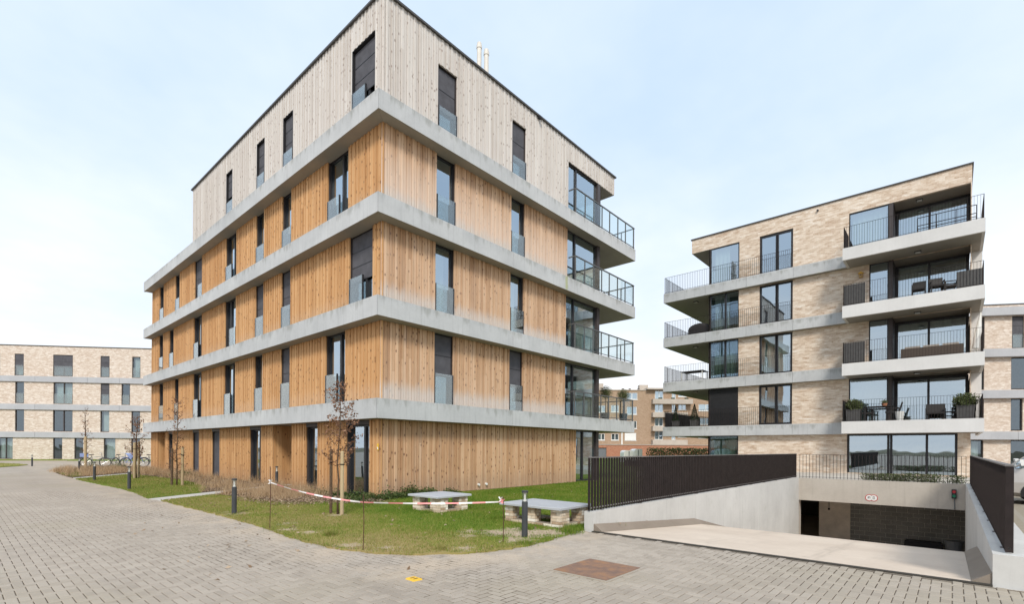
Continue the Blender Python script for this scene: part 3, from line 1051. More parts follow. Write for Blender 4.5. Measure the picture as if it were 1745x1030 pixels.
# inner jambs of the two recesses and the boarded return of the overhang
mb = MB()
for a, b in REC_W:
    n = 14
    for i in range(n):
        q = WX + 0.07 + i * 0.11
        mb.box(q, q + 0.104, b - 0.03, b + 0.02 + random.choice((0, 0.006)), 0, TOP[0] - BT, 0, random.random())
        mb.box(q, q + 0.104, a - 0.02, a + 0.03, 0, TOP[0] - BT, 0, random.random())
    nn = int((b - a) / 0.11)
    for i in range(nn):
        mb.box(WX + 1.62, WX + 1.66, a + i * (b - a) / nn, a + (i + 0.95) * (b - a) / nn, 0, TOP[0] - BT, 0, random.random())
tag(mb.build('recess_boards', 'larch_side', LB), kind='stuff')
mb = MB()
for i in range(40):
    q = WY + 0.02 + i * PITCH
    mb.box(22.26, 22.31, q, q + PITCH - 0.005, 14.42, ROOF - 0.03, 0, random.random())
tag(mb.build('overhang_boards', 'larch_grey', LB), kind='stuff')
# entrance doors at the back of the recesses
for a, b in REC_W:
    mb = MB()
    mb.box(WX + 1.56, WX + 1.61, a + 0.25, a + 1.25, 0.02, 2.25)
    dr = mb.build('entrance_door', 'frame_dark', LB)
    mb = MB()
    mb.box(WX + 1.53, WX + 1.56, a + 1.12, a + 1.16, 0.8, 1.4)
    mb.build('handle', 'chrome', dr)

# --- windows
SCREEN_W = {(1, 1): (0, .58), (2, 0): (0, .6), (2, 1): (0, .6), (2, 2): (0, .6), (3, 4): (0, .6), (4, 0): (0, .62), (4, 1): (0, .62), (4, 2): (0, .6), (4, 3): (0, .45)}
for k in range(1, 5):
    lo, hi = zrange(k)
    for i, (a, b) in enumerate(WIN_W[k]):
        wide = b - a > 1.1
        bars = (a + (b - a) * 0.36,) if wide else ()
        ba, bb = (a + (b - a) * 0.40, b) if wide else (a, b)
        if (k, i) in ((3, 4), (2, 3)):
            ba, bb = a, a + (b - a) * 0.6
            bars = (a + (b - a) * 0.64,)
        cur = ('curtain_white', a + 0.1, a + (b - a) * 0.45) if (k * 7 + i * 3) % 3 == 0 else None
        window(LB, FW, a, b, lo + 0.01, hi - 0.005, rec=0.13, bars=bars, lining=0.0 if k < 4 else -0.01, screen=SCREEN_W.get((k, i), 0),
               screen_bars=2 if (k, i) != (1, 1) else 2, curtain=cur, balus=(ba, bb, 1.02, -0.02))
lo, hi = zrange(0)
for i, (a, b) in enumerate(WIN_W[0]):
    wide = b - a > 1.1
    window(LB, FW, a, b, 0.03, hi - 0.14, rec=0.15, bars=(a + (b - a) * 0.33,) if wide else (),
           curtain=('curtain_white', a + 0.3, b - 0.3) if i == 1 else None, screen=(0, .99) if i in (3, 4) else 0, screen_bars=0)
    mb = MB()
    mb.fbox(FW, a, b, -0.16, -0.02, hi - 0.135, hi - 0.004)
    mb.build('screen_box', 'frame_brown', LB)
SCREEN_S = {(4, 0): (0, .58), (4, 1): (0, .58), (1, 0): (0, .56), (1, 1): (0, .56), (2, 0): 0}
for k in range(1, 5):
    lo, hi = zrange(k)
    for i, (a, b) in enumerate(WIN_S[k][:2]):
        window(LB, FS, a, b, lo + 0.01, hi - 0.005, rec=0.13, screen=SCREEN_S.get((k, i), 0), screen_bars=1,
               curtain=('curtain_white', a + 0.1, b - 0.15) if (k, i) in ((2, 0), (2, 1)) else None,
               balus=(a, b, 1.05, -0.02))
# corner windows at the balconies: gable side and the side round the corner
for k in range(5):
    lo, hi = zrange(k)
    a, b = WIN_S[k][-1]
    window(LB, FS, a, b, lo + 0.01, hi - 0.005, rec=0.10, bars=(a + 0.72,) if k else (a + 0.68,), fw=0.07,
           curtain=(('curtain_white', a + 0.9, a + 1.9) if k == 2 else None))
    FE = Fac(EX, 0, 0, 1, 1, 0)
    window(LB, FE, WY + 0.18, 16.55, lo + 0.01, hi - 0.005, rec=0.03, bars=(WY + 1.9,), fw=0.07)
    mb = MB()
    mb.box(EX - 0.22, EX + 0.01, WY + 0.02, WY + 0.17, lo + 0.01, hi)
    mb.build('corner_post', 'frame_brown', LB)

# --- glass railings of the four corner balconies
for k in range(4):
    zt = TOP[k]
    rl = MB()
    rl.box(17.92, 18.36, 12.545, 12.585, zt + 1.075, zt + 1.115) if False else None
    rl.box(18.32, 23.74, 12.53, 12.58, zt + 1.08, zt + 1.125)
    rl.box(18.32, 23.74, 12.54, 12.57, zt + 0.07, zt + 0.10)
    rl.box(18.32, 18.36, 12.58, 12.92, zt + 1.08, zt + 1.125)
    rl.box(23.69, 23.74, 12.58, 16.9, zt + 1.08, zt + 1.125)
    rl.box(23.70, 23.73, 12.57, 16.9, zt + 0.07, zt + 0.10)
    ro = rl.build('balcony_railing', 'rail_metal', LB)
    xs = [18.34, 19.09, 19.82, 20.54, 21.24, 22.03, 22.80, 23.66]
    for j, x in enumerate(xs):
        mb = MB()
        h = 0.045 if j < 7 else 0.07
        mb.box(x - h / 2, x + h / 2, 12.535, 12.575, zt - 0.06, zt + 1.08)
        mb.box(x - 0.05, x + 0.05, 12.50, 12.535, zt - 0.10, zt + 0.02) if False else None
        mb.build('post', 'rail_metal', ro)
    for j, y in enumerate((13.3, 14.05, 14.8, 15.55, 16.3)):
        mb = MB()
        mb.box(23.695, 23.735, y - 0.022, y + 0.022, zt + 0.0, zt + 1.08)
        mb.build('post', 'rail_metal', ro)
    for a, b in zip(xs, xs[1:]):
        mb = MB()
        mb.box(a + 0.05, b - 0.05, 12.55, 12.562, zt + 0.10, zt + 1.06)
        mb.build('glass_panel', 'rail_glass', ro)

# --- flues on the roof, small wall details
for i, (x, y, zt) in enumerate(((15.44, 15.75, 19.5), (15.65, 15.51, 19.2))):
    mb = MB()
    mb.lathe((x, y, ROOF - 0.05), [(0.105, 0), (0.105, zt - ROOF - 0.25), (0.125, zt - ROOF - 0.25), (0.125, zt - ROOF - 0.12), (0.105, zt - ROOF - 0.12), (0.10, zt - ROOF)], 14)
    fl = mb.build('flue_pipe', 'cream_plastic', LB, smooth=False)
    mb = MB()
    mb.ring((x, y, zt - 1.28), 0.14, 0.022, (0, 0, 1), 20, 6)
    mb.build('pipe_clamp', 'frame_dark', fl)
mb = MB()
mb.box(16.05, 16.2, WY - 0.16, WY - 0.02, ROOF - 0.13, ROOF - 0.06)
mb.build('overflow_spout', 'frame_dark', LB)
for x in (12.76, 13.15):
    mb = MB()
    mb.tube([(x, WY + 0.02, 0.22), (x, WY - 0.07, 0.22)], [0.045, 0.045], 12)
    mb.build('vent_pipe', 'white_paint', LB)
mb = MB()
mb.fbox(FW, 13.0, 13.075, 0.012, 0.03, 1.46, 1.66)
mb.fbox(FW, 13.015, 13.06, 0.03, 0.034, 1.49, 1.56, 1)
pl = mb.build('warning_plate', ['yellow_paint', 'tape_white'])
tag(pl, 'small yellow plate screwed to the larch boards near the corner', 'plate')
mb = MB()
mb.box(21.3, 21.36, 12.6, 12.66, 0.0, 0.01) if False else None


# ------------------------------------------------------------------ beige brick block with balconies
BWX = 32.27                                      # plane of the brick front (faces -x)
BSX, BPX = 31.974, 30.716                        # faces of the flush slabs / of the projecting balconies
TB = [3.04, 6.04, 9.04, 12.04]
TBT = 0.62
BR = 15.30
FB = Fac(BWX, 0, 0, -1, -1, 0)                   # u = -y
BB = thing('apartment_building', 'beige brick apartment block with projecting concrete balconies above the sunken garage', 'building', (38, 5, 0))


def by(y0, y1):                                  # u range from two y values
    return (-max(y0, y1), -min(y0, y1))


def bz(k):
    return (0.35 if k == 0 else TB[k - 1]), (TB[k] - TBT if k < 4 else 14.39)


for k in range(5):
    lo, hi = bz(k)
    zt = hi if k < 4 else BR - 0.02
    zl = lo if k else -0.05
    holes = []
    if k == 4:
        holes += [by(11.70, 9.93) + (lo, hi), by(8.78, 6.98) + (lo, hi), by(4.28, 2.36) + (lo, hi), by(2.36, -0.58) + (lo, hi)]
    elif k == 0:
        holes += [by(11.70, 9.93) + (lo, hi), by(4.31, -0.16) + (lo, hi)]
    else:
        wl = 3.37 if k in (2, 3) else 4.24
        holes += [by(11.70, 9.95) + (lo, hi), by(8.77, 6.98) + (lo, hi - 0.005), by(wl, 2.36) + (lo, hi), by(2.36, -0.58) + (lo, hi)]
    mb = MB()
    wall_cells(mb, FB, -11.76, 0.62, zl, zt, holes, 0.16)
    if k == 4:
        mb.face([FB(-12.90, 0, hi), FB(-11.76, 0, hi), FB(-11.76, 0, zt), FB(-12.90, 0, zt)])
    ya, yb = (11.76, -0.62)
    # the return wall on the far side of the corner, and the hidden sides
    mb.face([(BWX + 1.9, ya, zl), (BWX + 12, ya, zl), (BWX + 12, ya, hi), (BWX + 1.9, ya, hi)])
    mb.face([(BWX, yb, zl), (BWX + 12, yb, zl), (BWX + 12, yb, zt), (BWX, yb, zt)])
    mb.face([(BWX + 12, ya, zl), (BWX + 12, yb, zl), (BWX + 12, yb, zt), (BWX + 12, ya, zt)])
    mb.build('brick_wall', 'beige_brick', BB)
    mb = MB()
    mb.box(BWX + 4.6, BWX + 11.8, yb + 0.2, ya - 0.2, zl, hi)
    for yy in (4.6, 9.3):
        mb.box(BWX + 0.25, BWX + 4.58, yy, yy + 0.12, zl, hi)
    mb.build('inner_wall', 'interior_paint', BB)
    mb = MB()
    mb.box(BWX + 0.2, BWX + 11.9, yb + 0.1, ya - 0.1, zl - 0.01, zl + 0.01)
    mb.build('room_floor', 'interior_floor', BB)
    mb = MB()
    mb.box(BWX + 0.2, BWX + 11.9, yb + 0.1, ya - 0.1, hi + 0.015, hi + 0.04)
    mb.build('room_ceiling', 'interior_paint', BB)

    # windows: the tall corner one, the double one, the wide one and the recessed sliding door
    if k == 2 or k == 4 or k == 1 or k == 3:
        window(BB, FB, *by(11.70, 9.95), lo + 0.02, hi - 0.01, rec=0.03, fw=0.05,
               curtain=('curtain_green', -11.5, -10.0) if k in (2,) else ('curtain_white', -11.5, -10.6),
               screen=(0, 1.0) if k == 1 else 0, screen_bars=0, screen_mat='shutter_dark', bars=(-10.75,) if k in (2, 3) else ())
        window(BB, FB, *by(8.76, 7.0), lo + 0.02, hi - 0.03, rec=0.07, fw=0.10, bars=(-7.86, -7.80),
               curtain=('curtain_white', -8.6, -7.2) if k == 2 else None)
        a = 4.28 if k == 4 else (3.37 if k in (2, 3) else 4.24)
        window(BB, FB, *by(a, 2.55), lo + 0.02, hi - 0.01, rec=0.03, fw=0.05, curtain=('curtain_white', -a + 0.1, -2.7) if k in (1, 4) else None)
        mb = MB()
        mb.fbox(FB, -2.55, -2.36, -1.3, -0.02, lo + 0.01, hi)
        mb.build('recess_cheek', 'frame_brown', BB)
        FR = Fac(BWX + 1.3, 0, 0, -1, -1, 0)
        window(BB, FR, *by(2.35, -0.56), lo + 0.02, hi - 0.04, rec=0.0, fw=0.12, bars=(-0.97,), curtain=('curtain_white', -2.2, -0.1 if k in (2, 4) else -1.0))
    else:
        window(BB, FB, *by(11.70, 9.95), lo + 0.02, hi - 0.01, rec=0.03, fw=0.05, curtain=('curtain_green', -11.5, -10.0))
        window(BB, FB, *by(4.29, -0.14), lo - 0.3, hi - 0.01, rec=0.05, fw=0.08, bars=(-2.52, -2.40, -0.98),
               curtain=None)
    # glass and post round the outer corner
    FL = Fac(0, 11.76, 1, 0, 0, 1)
    window(BB, FL, BWX + 0.1, BWX + 1.88, lo + 0.02, hi - 0.01, rec=0.03, fw=0.05)
    mb = MB()
    mb.box(BWX + 0.0, BWX + 0.1, 11.66, 11.77, lo + 0.01, hi)
    mb.build('corner_post', 'frame_brown', BB)

# attic: boarded-out overhang at the outer corner, coping, spout
mb = MB()
mb.box(BWX + 0.01, BWX + 12, -0.6, 12.89, 14.40, 14.46)
mb.box(BWX + 0.02, BWX + 11.98, -0.59, 12.88, 15.2, 15.26)
mb.build('roof_soffit', 'soffit_concrete', BB)
mb = MB()
mb.face([(BWX, 12.90, 14.39), (BWX + 12, 12.90, 14.39), (BWX + 12, 12.90, BR - 0.02), (BWX, 12.90, BR - 0.02)])
mb.build('attic_wall', 'beige_brick', BB)
mb = MB()
mb.box(BWX - 0.06, BWX + 0.12, -0.68, 12.96, BR - 0.03, BR + 0.03)
mb.box(BWX + 0.12, BWX + 12.05, 12.78, 12.96, BR - 0.03, BR + 0.03)
mb.box(BWX + 0.12, BWX + 12.05, -0.68, -0.56, BR - 0.03, BR + 0.03)
mb.build('roof_coping', 'coping_metal', BB)
mb = MB()
mb.tube([(BWX + 0.03, 5.75, 15.02), (BWX - 0.1, 5.75, 15.0)], [0.05, 0.05], 10)
mb.build('overflow_spout', 'frame_dark', BB)
# plastered partition wall at the end of the balconies
for k in (1, 2, 3):
    lo, hi = bz(k)
    mb = MB()
    mb.box(BWX + 1.28, BWX + 1.40, -1.03, -0.62, lo, hi)
    mb.build('balcony_partition', 'balcony_concrete', BB)

# slabs
for k in range(4):
    zt, zb = TB[k], TB[k] - TBT
    js = [14.70, 11.87, 9.43, 6.9, 4.352]
    for a, b in zip(js, js[1:]):
        mb = MB()
        mb.box(BSX, BSX + 0.12, b + 0.006, a - (0.006 if a < 14.6 else 0), zb, zt)
        mb.build('band_panel', 'band_concrete', BB)
    mb = MB()
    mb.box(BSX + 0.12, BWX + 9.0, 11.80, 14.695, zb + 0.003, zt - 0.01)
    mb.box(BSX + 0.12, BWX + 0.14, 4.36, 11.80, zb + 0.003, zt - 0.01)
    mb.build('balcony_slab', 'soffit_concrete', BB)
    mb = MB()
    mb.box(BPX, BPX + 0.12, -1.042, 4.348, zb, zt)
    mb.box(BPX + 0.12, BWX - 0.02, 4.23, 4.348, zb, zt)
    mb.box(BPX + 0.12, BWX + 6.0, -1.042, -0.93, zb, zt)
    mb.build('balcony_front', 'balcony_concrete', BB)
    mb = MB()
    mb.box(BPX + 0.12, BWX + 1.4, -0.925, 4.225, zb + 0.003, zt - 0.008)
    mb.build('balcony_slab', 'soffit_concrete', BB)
for k in range(1, 5):                            # bulkhead lamps under the slabs
    _, hi = bz(k)
    for y, x in ((1.35, BWX - 0.55), (12.9, BWX + 0.75)):
        if k == 4 and y > 5:
            continue
        zz = hi if k < 4 else 14.40
        xx = x if k < 4 else BWX + 0.55
        mb = MB()
        mb.box(xx - 0.13, xx + 0.13, y - 0.13, y + 0.13, zz - 0.045, zz + 0.002)
        lp = mb.build('ceiling_lamp', 'frame_dark', BB)
        mb = MB()
        mb.box(xx - 0.10, xx + 0.10, y - 0.10, y + 0.10, zz - 0.065, zz - 0.045)
        mb.build('lamp_glass', 'lamp_glass', lp)


def bar_railing(parent, pts, z, h=1.08, pitch=0.11, bar=0.010, name='railing', mat='fence_metal'):
    """flat top and bottom rails with thin upright bars; the bars are far too small to pick apart"""
    mb = MB()
    for (x0, y0), (x1, y1) in zip(pts, pts[1:]):
        dx_, dy_ = x1 - x0, y1 - y0
        L = math.hypot(dx_, dy_)
        nx, ny = -dy_ / L * 0.012, dx_ / L * 0.012
        for za, zb_ in ((h - 0.012, h), (0.05, 0.062)):
            mb.hexa([(x0 + nx, y0 + ny, z + za), (x1 + nx, y1 + ny, z + za), (x1 - nx, y1 - ny, z + za), (x0 - nx, y0 - ny, z + za),
                     (x0 + nx, y0 + ny, z + zb_), (x1 + nx, y1 + ny, z + zb_), (x1 - nx, y1 - ny, z + zb_), (x0 - nx, y0 - ny, z + zb_)])
    r = mb.build(name, mat, parent)
    mb = MB()
    for (x0, y0), (x1, y1) in zip(pts, pts[1:]):
        L = math.hypot(x1 - x0, y1 - y0)
        n = int(L / pitch)
        ux, uy = (x1 - x0) / L, (y1 - y0) / L
        for i in range(n + 1):
            x, y = x0 + ux * i * L / n, y0 + uy * i * L / n
            # flat bars stand across the run
            a = (ux * bar / 2 - uy * 0.010, uy * bar / 2 + ux * 0.010)
            b = (ux * bar / 2 + uy * 0.010, uy * bar / 2 - ux * 0.010)
            q = [(x + a[0], y + a[1]), (x + b[0], y + b[1]), (x - a[0], y - a[1]), (x - b[0], y - b[1])]
            mb.hexa([(px_, py_, z + 0.0) for px_, py_ in q] + [(px_, py_, z + h - 0.012) for px_, py_ in q])
    tag(mb.build('balusters', mat, r), kind='stuff')
    return r


for k in range(4):
    zt = TB[k]
    bar_railing(BB, [(BWX + 8.5, 14.64), (BSX + 0.05, 14.64), (BSX + 0.05, 6.98)], zt)
    bar_railing(BB, [(BWX - 0.05, 4.30), (BPX + 0.05, 4.30), (BPX + 0.05, -0.99), (BWX + 1.2, -0.99)], zt, 1.10)
for k, pan in ((2, True), (1, True)):            # dark windbreak panels behind the railing
    zt = TB[k]
    for q in ((BPX + 0.075, BPX + 0.095, 3.38, 4.26, 1.06), (BPX + 0.095, BWX - 0.1, 4.255, 4.275, 1.06)) + (((BPX + 0.075, BPX + 0.095, -0.94, -0.08, 0.78),) if k == 2 else ()):
        mb = MB()
        mb.box(*q[:4], zt + 0.02, zt + q[4])
        mb.build('windbreak', 'planter_grey', BB)
for k in (0,):
    for q in ((BPX + 0.095, BWX - 0.1, 4.255, 4.275, 1.0), (BPX + 0.095, BWX + 1.0, -0.955, -0.94, 1.0), (BSX + 0.12, BWX + 6, 14.56, 14.60, 0.98)):
        mb = MB()
        mb.box(*q[:4], TB[k] + 0.02, TB[k] + q[4])
        mb.build('windbreak', 'shutter_dark', BB)

# ------------------------------------------------------------------ garage ramp
def ramp_z(x):
    if x < 12.9:
        return 0.0 + (x - 8.04) * (-0.385 / 4.86)
    return max(-0.385 - (x - 12.9) * 0.205, -3.0)


RX0, RX1, RY0, RY1 = RAMP
mb = MB()
xs = [RX0, 9.6, 11.2, 12.5, 12.9, 13.3, 15, 18, 21, 24.7, 25.6, 40.0]
for a, b in zip(xs, xs[1:]):
    mb.face([(a, RY0 - 0.1 if b < 24.8 else -8, ramp_z(a)), (b, RY0 - 0.1 if b < 24.8 else -8, ramp_z(b)),
             (b, RY1 + 0.1 if b < 24.8 else 14, ramp_z(b)), (a, RY1 + 0.1 if b < 24.8 else 14, ramp_z(a))])
rp = mb.build('ramp', 'ramp_concrete', loc=(0, 0, 0))
tag(rp, 'smooth pale concrete garage ramp diving between two low walls', 'ramp', None, 'structure')
for y0, y1 in ((RY1 - 0.18, RY1), (RY0, RY0 + 0.18)):
    mb = MB()
    for a, b in zip(xs[:9], xs[1:10]):
        za, zb = ramp_z(a), ramp_z(b)
        hi0, hi1 = (0.008, 0.135) if y0 > 3 else (0.135, 0.008)      # splayed towards the wall
        mb.hexa([(a, y0, za - .1), (b, y0, zb - .1), (b, y1, zb - .1), (a, y1, za - .1),
                 (a, y0, za + hi0), (b, y0, zb + hi0), (b, y1, zb + hi1), (a, y1, za + hi1)])
    mb.build('ramp_kerb', 'kerb_concrete', rp)
mb = MB()
mb.box(RX0 - 0.075, RX0 - 0.004, RY0, RY1, -0.02, 0.006)
mb.build('drain_channel', 'seal_dark', rp)

# side walls with their rail fences
WALL_TOP = 0.36
walls = []
for nm, y0, y1, lab in (('retaining_wall', RY1, RY1 + 0.20, 'long low concrete ramp wall ending beside the larger stone table'),
                        ('retaining_wall', RY0 - 0.42, RY0, 'thick concrete ramp wall with blunt square end near the silver car')):
    mb = MB()
    x0 = RX0 - 0.02
    for a, b in ((x0, 13.0), (13.012, 18.8), (18.812, RX1)):
        mb.box(a, b, y0, y1, -3.1, WALL_TOP, 0, random.random())
    walls.append(tag(mb.build(nm, 'wall_concrete', loc=(16, (y0 + y1) / 2, -3.1)), lab, 'wall'))


def slat_fence(label, x0, x1, yc, pitch, depth, thick):
    t_ = thing('slat_fence', label, 'fence', ((x0 + x1) / 2, yc, WALL_TOP))
    mb = MB()
    mb.box(0, thick, -depth / 2, depth / 2, 0, 1.0)
    me = mb.mesh('slat', ['fence_metal'])
    n = int((x1 - x0) / pitch)
    for i in range(n + 1):
        inst('slat', me, t_, (x0 + i * pitch, yc, WALL_TOP + 0.012))
    mb = MB()
    mb.box(x0 - 0.01, x1 + 0.02, yc - depth / 2 - 0.004, yc + depth / 2 + 0.004, WALL_TOP + 1.014, WALL_TOP + 1.034)
    mb.build('top_rail', 'fence_rail', t_)
    mb = MB()
    for i in range(int((x1 - x0) / 1.6) + 1):
        q = x0 + 0.4 + i * 1.6
        mb.box(q, q + 0.09, yc - depth / 2 - 0.02, yc + depth / 2 + 0.02, WALL_TOP, WALL_TOP + 0.011)
    mb.box(x0, x1, yc - 0.012, yc + 0.012, WALL_TOP + 0.05, WALL_TOP + 0.075)
    mb.build('base_rail', 'fence_rail', t_)
    return t_


slat_fence('dark brown slat fence on the ramp wall behind the larger stone table', 8.0, 24.62, RY1 + 0.09, 0.104, 0.040, 0.024)
slat_fence('dark brown slat fence on the thick ramp wall next to the silver car', 8.17, 24.62, RY0 - 0.145, 0.104, 0.07, 0.012)

# portal at the foot of the ramp
PX = 24.70
GE = thing('garage_entrance', 'concrete garage portal with a dark block wall inside at the foot of the ramp', 'garage', (PX, 2.35, -3.0))
mb = MB()
mb.box(PX, PX + 0.35, -0.80, 5.4, -0.63, 0.33)
mb.build('lintel', 'lintel_concrete', GE)
mb = MB()
mb.box(PX + 0.35, BWX + 14, -3.5, 13.0, -0.30, 0.30)
mb.build('terrace_slab', 'lintel_concrete', GE)
mb = MB()
mb.box(PX + 0.01, PX + 0.4, 5.05, 9.0, -3.1, -0.635)
mb.box(PX + 0.01, PX + 0.4, -6.0, -0.35, -3.1, -0.635)
mb.build('side_pier', 'lintel_concrete', GE)
# back wall: bare concrete part with a lamp, then a wall of dark concrete blocks
mb = MB()
mb.box(29.0, 29.3, 3.72, 5.03, -3.05, -0.302)
pier = mb.build('concrete_pier', 'garage_wall', GE)
mb = MB()
mb.box(28.93, 28.99, 4.25, 4.65, -0.78, -0.62)
mb.tube([(28.98, 4.6, -0.78), (28.98, 4.6, -1.35)], [0.012, 0.012], 6)
mb.box(28.95, 29.0, 4.56, 4.64, -1.42, -1.33)
mb.build('wall_lamp', 'shutter_dark', GE)
mb = MB()
mb.box(29.02, 29.3, -0.45, 3.715, -3.05, -0.302)
bw = mb.build('block_wall', 'block_mortar', GE)
mb = MB()
mb.box(0, 0.03, 0, 0.386, 0, 0.184)
bme = mb.mesh('block', ['dark_block'])
for r in range(13):
    z = -0.50 - r * 0.20
    y = -0.45 + (0.2 if r % 2 else 0.0)
    if r % 2:
        inst('block', bme, bw, (29.0 - random.choice((0, .003)), -0.45, z), (1, 0.19 / 0.39, 1))
    while y + 0.05 < 3.715:
        L = min(0.39, 3.712 - y)
        inst('block', bme, bw, (29.0 - random.choice((0, .003, .006)), y, z), (1, L / 0.39, 1))
        y += 0.40
mb = MB()                                        # dark hall beyond
mb.box(39.9, 40.1, -8, 14, -3.05, -0.3)
mb.box(25.2, 40, 13.9, 14.1, -3.05, -0.3)
mb.box(25.2, 40, -8.1, -7.9, -3.05, -0.3)
mb.box(25.2, 29.0, -0.55, -0.46, -3.05, -0.3)
mb.build('hall_wall', 'garage_dark', GE)
bar_railing(GE, [(PX + 0.12, 5.05), (PX + 0.12, -0.36)], 0.33, 1.03, 0.125, 0.014)

# signs and signals on the lintel
mb = MB()
FP = Fac(PX, 0, 0, -1, -1, 0)


def disc(mb, F, cu, cz, r, o0, o1, mi, n=24):
    pts = [(cu + r * math.cos(2 * PI * i / n), cz + r * math.sin(2 * PI * i / n)) for i in range(n)]
    mb.face([F(a, o1, b) for a, b in pts], mi)
    for (a, b), (c, d) in zip(pts, pts[1:] + pts[:1]):
        mb.face([F(a, o0, b), F(c, o0, d), F(c, o1, d), F(a, o1, b)], mi)


u0, zc = -2.455, -0.365
for du in (-0.075, 0.075):
    disc(mb, FP, u0 + du, zc, 0.135, 0.002, 0.012, 0)
for du in (-0.075, 0.075):
    disc(mb, FP, u0 + du, zc, 0.112, 0.012, 0.014, 1)
mb.fbox(FP, u0 - 0.03, u0 + 0.03, 0.012, 0.0155, zc - 0.07, zc + 0.07, 1)
sg = mb.build('limit_sign', ['red_paint', 'white_paint'])
tag(sg, 'small white sign of two joined discs with red rims on the lintel', 'sign')
mb = MB()
# weight and height limits, as black strokes
for q in ((-0.125, -0.095, -0.035, 0.045), (-0.112, -0.062, 0.03, 0.045), (-0.062, -0.047, -0.035, 0.045)):
    mb.fbox(FP, u0 + q[0], u0 + q[1], 0.016, 0.018, zc + q[2], zc + q[3])
for q in ((0.045, 0.105, 0.045, 0.058), (0.045, 0.105, -0.048, -0.035), (0.045, 0.06, -0.035, 0.045), (0.09, 0.105, -0.035, 0.045)):
    mb.fbox(FP, u0 + q[0], u0 + q[1], 0.016, 0.018, zc + q[2], zc + q[3])
mb.build('sign_figures', 'planter_grey', sg)

tl = thing('traffic_light', 'small black signal with a red lamp above a green one on the lintel', 'traffic light', (PX - 0.05, -0.035, -0.2))
mb = MB()
mb.fbox(FP, -0.035, 0.105, 0.003, 0.09, -0.21, 0.125)
mb.build('housing', 'frame_dark', tl)
for zc_, mt in ((0.04, 'signal_red'), (-0.115, 'signal_green')):
    mb = MB()
    disc(mb, FP, 0.035, zc_, 0.052, 0.09, 0.10, 0)
    mb.build('lamp', mt, tl)
mb = MB()
mb.tube([FP(0.05, 0.02, -0.21), FP(0.05, 0.02, -0.62)], [0.016, 0.016], 8)
mb.build('conduit', 'bike_metal', tl)
mb = MB()
mb.lathe((27.6, -0.05, -3.0), [(0.24, 0), (0.29, 0.75), (0.31, 0.76), (0.31, 0.82), (0.1, 0.86)], 14)
tag(mb.build('waste_bin', 'bike_metal'), 'grey round bin standing inside the garage by the side wall', 'bin')
mb = MB()
mb.box(28.0, 28.5, 0.3, 1.6, -3.0, -2.45)
mb.box(28.05, 28.45, 0.35, 1.55, -2.45, -2.40)
tag(mb.build('storage_box', 'shutter_dark'), 'long black box on the garage floor before the block wall', 'box')


# ------------------------------------------------------------------ far beige block behind the bicycles
A0, A1 = (3.62, 76.33), (14.84, 66.37)
dl = math.hypot(A1[0] - A0[0], A1[1] - A0[1])
dv = ((A1[0] - A0[0]) / dl, (A1[1] - A0[1]) / dl)
FA = Fac(A0[0], A0[1], dv[0], dv[1], -dv[1] * -1 if False else dv[1], -dv[0])   # outward: towards the street
if FA.n_[0] * (0 - A0[0]) + FA.n_[1] * (0 - A0[1]) < 0:
    FA.n_ = (-FA.n_[0], -FA.n_[1])
FAR = thing('apartment_building', 'long low beige brick block with thin grey bands beyond the bicycles', 'building', (8, 72, 0))
fw_ = {0: [(-0.28, 1.22), (5.14, 6.04), (7.24, 8.12), (10.17, 11.33), (12.94, 13.82), (17, 18.2), (-6, -4.5), (-3.0, -2.1)],
       1: [(1.42, 2.30), (5.11, 7.04), (9.81, 10.70), (12.94, 13.82), (16.5, 17.4), (-1.0, -0.12), (-6, -4.1)],
       2: [(1.42, 2.28), (5.14, 7.04), (9.82, 10.70), (11.92, 12.78), (16.5, 17.4), (-6, -4.1)],
       3: [(1.35, 2.24), (5.10, 7.04), (9.79, 10.70), (12.98, 13.82), (16.5, 17.4), (-1.0, -0.05), (-6, -4.1)]}
for k in range(4):
    lo = 3.0 * k - (0.02 if k else 0)
    hi = 3 * k + 2.38
    top = hi if k < 3 else 12.25
    mb = MB()
    wall_cells(mb, FA, -12, 26, -0.05 if k == 0 else lo - 0.02, top, [(a, b, (0.05 if k == 0 else lo + 0.05), hi - 0.02) for a, b in fw_[k]], 0.2)
    mb.build('brick_wall', 'pale_brick', FAR)
    mb = MB()
    mb.fbox(FA, -11.8, 25.8, -9, -3.0, lo, hi)
    mb.build('inner_wall', 'interior_paint', FAR)
    mb = MB()
    mb.fbox(FA, -11.8, 25.8, -9, -0.25, hi + 0.01, hi + 0.3)
    mb.build('floor_slab', 'soffit_concrete', FAR)
    for i, (a, b) in enumerate(fw_[k]):
        window(FAR, FA, a, b, 0.06 if k == 0 else lo + 0.06, hi - 0.03, rec=0.08, fw=0.07, bars=((a + b) / 2 + 0.06,) if b - a > 1.3 else (),
               frame='frame_brown', glass='far_glass', screen=(0, 0.55) if (k, i) in ((3, 0), (3, 2), (2, 2), (3, 1)) else 0, screen_bars=1,
               balus=(a + 0.03, b - 0.03, 1.1, -0.05) if k in (2, 3) else None, curtain=('curtain_white', a + 0.1, b - 0.1) if (i + k) % 3 == 0 else None)
    if k < 3:
        us = [-12, -5.5, 3.45, 8.6, 11.8, 15.6, 21, 26]
        for a, b in zip(us, us[1:]):
            mb = MB()
            mb.fbox(FA, a + 0.01, b - 0.01, -0.1, 0.16, 3 * k + 2.37, 3 * k + 2.97, 0, random.random())
            mb.build('band_panel', 'band_grey', FAR)
mb = MB()
mb.fbox(FA, -12, 26, -12, 0.06, 12.25, 12.33)
mb.fbox(FA, 11.0, 20, -9, -3, 12.33, 12.75)
mb.build('roof', 'coping_metal', FAR)

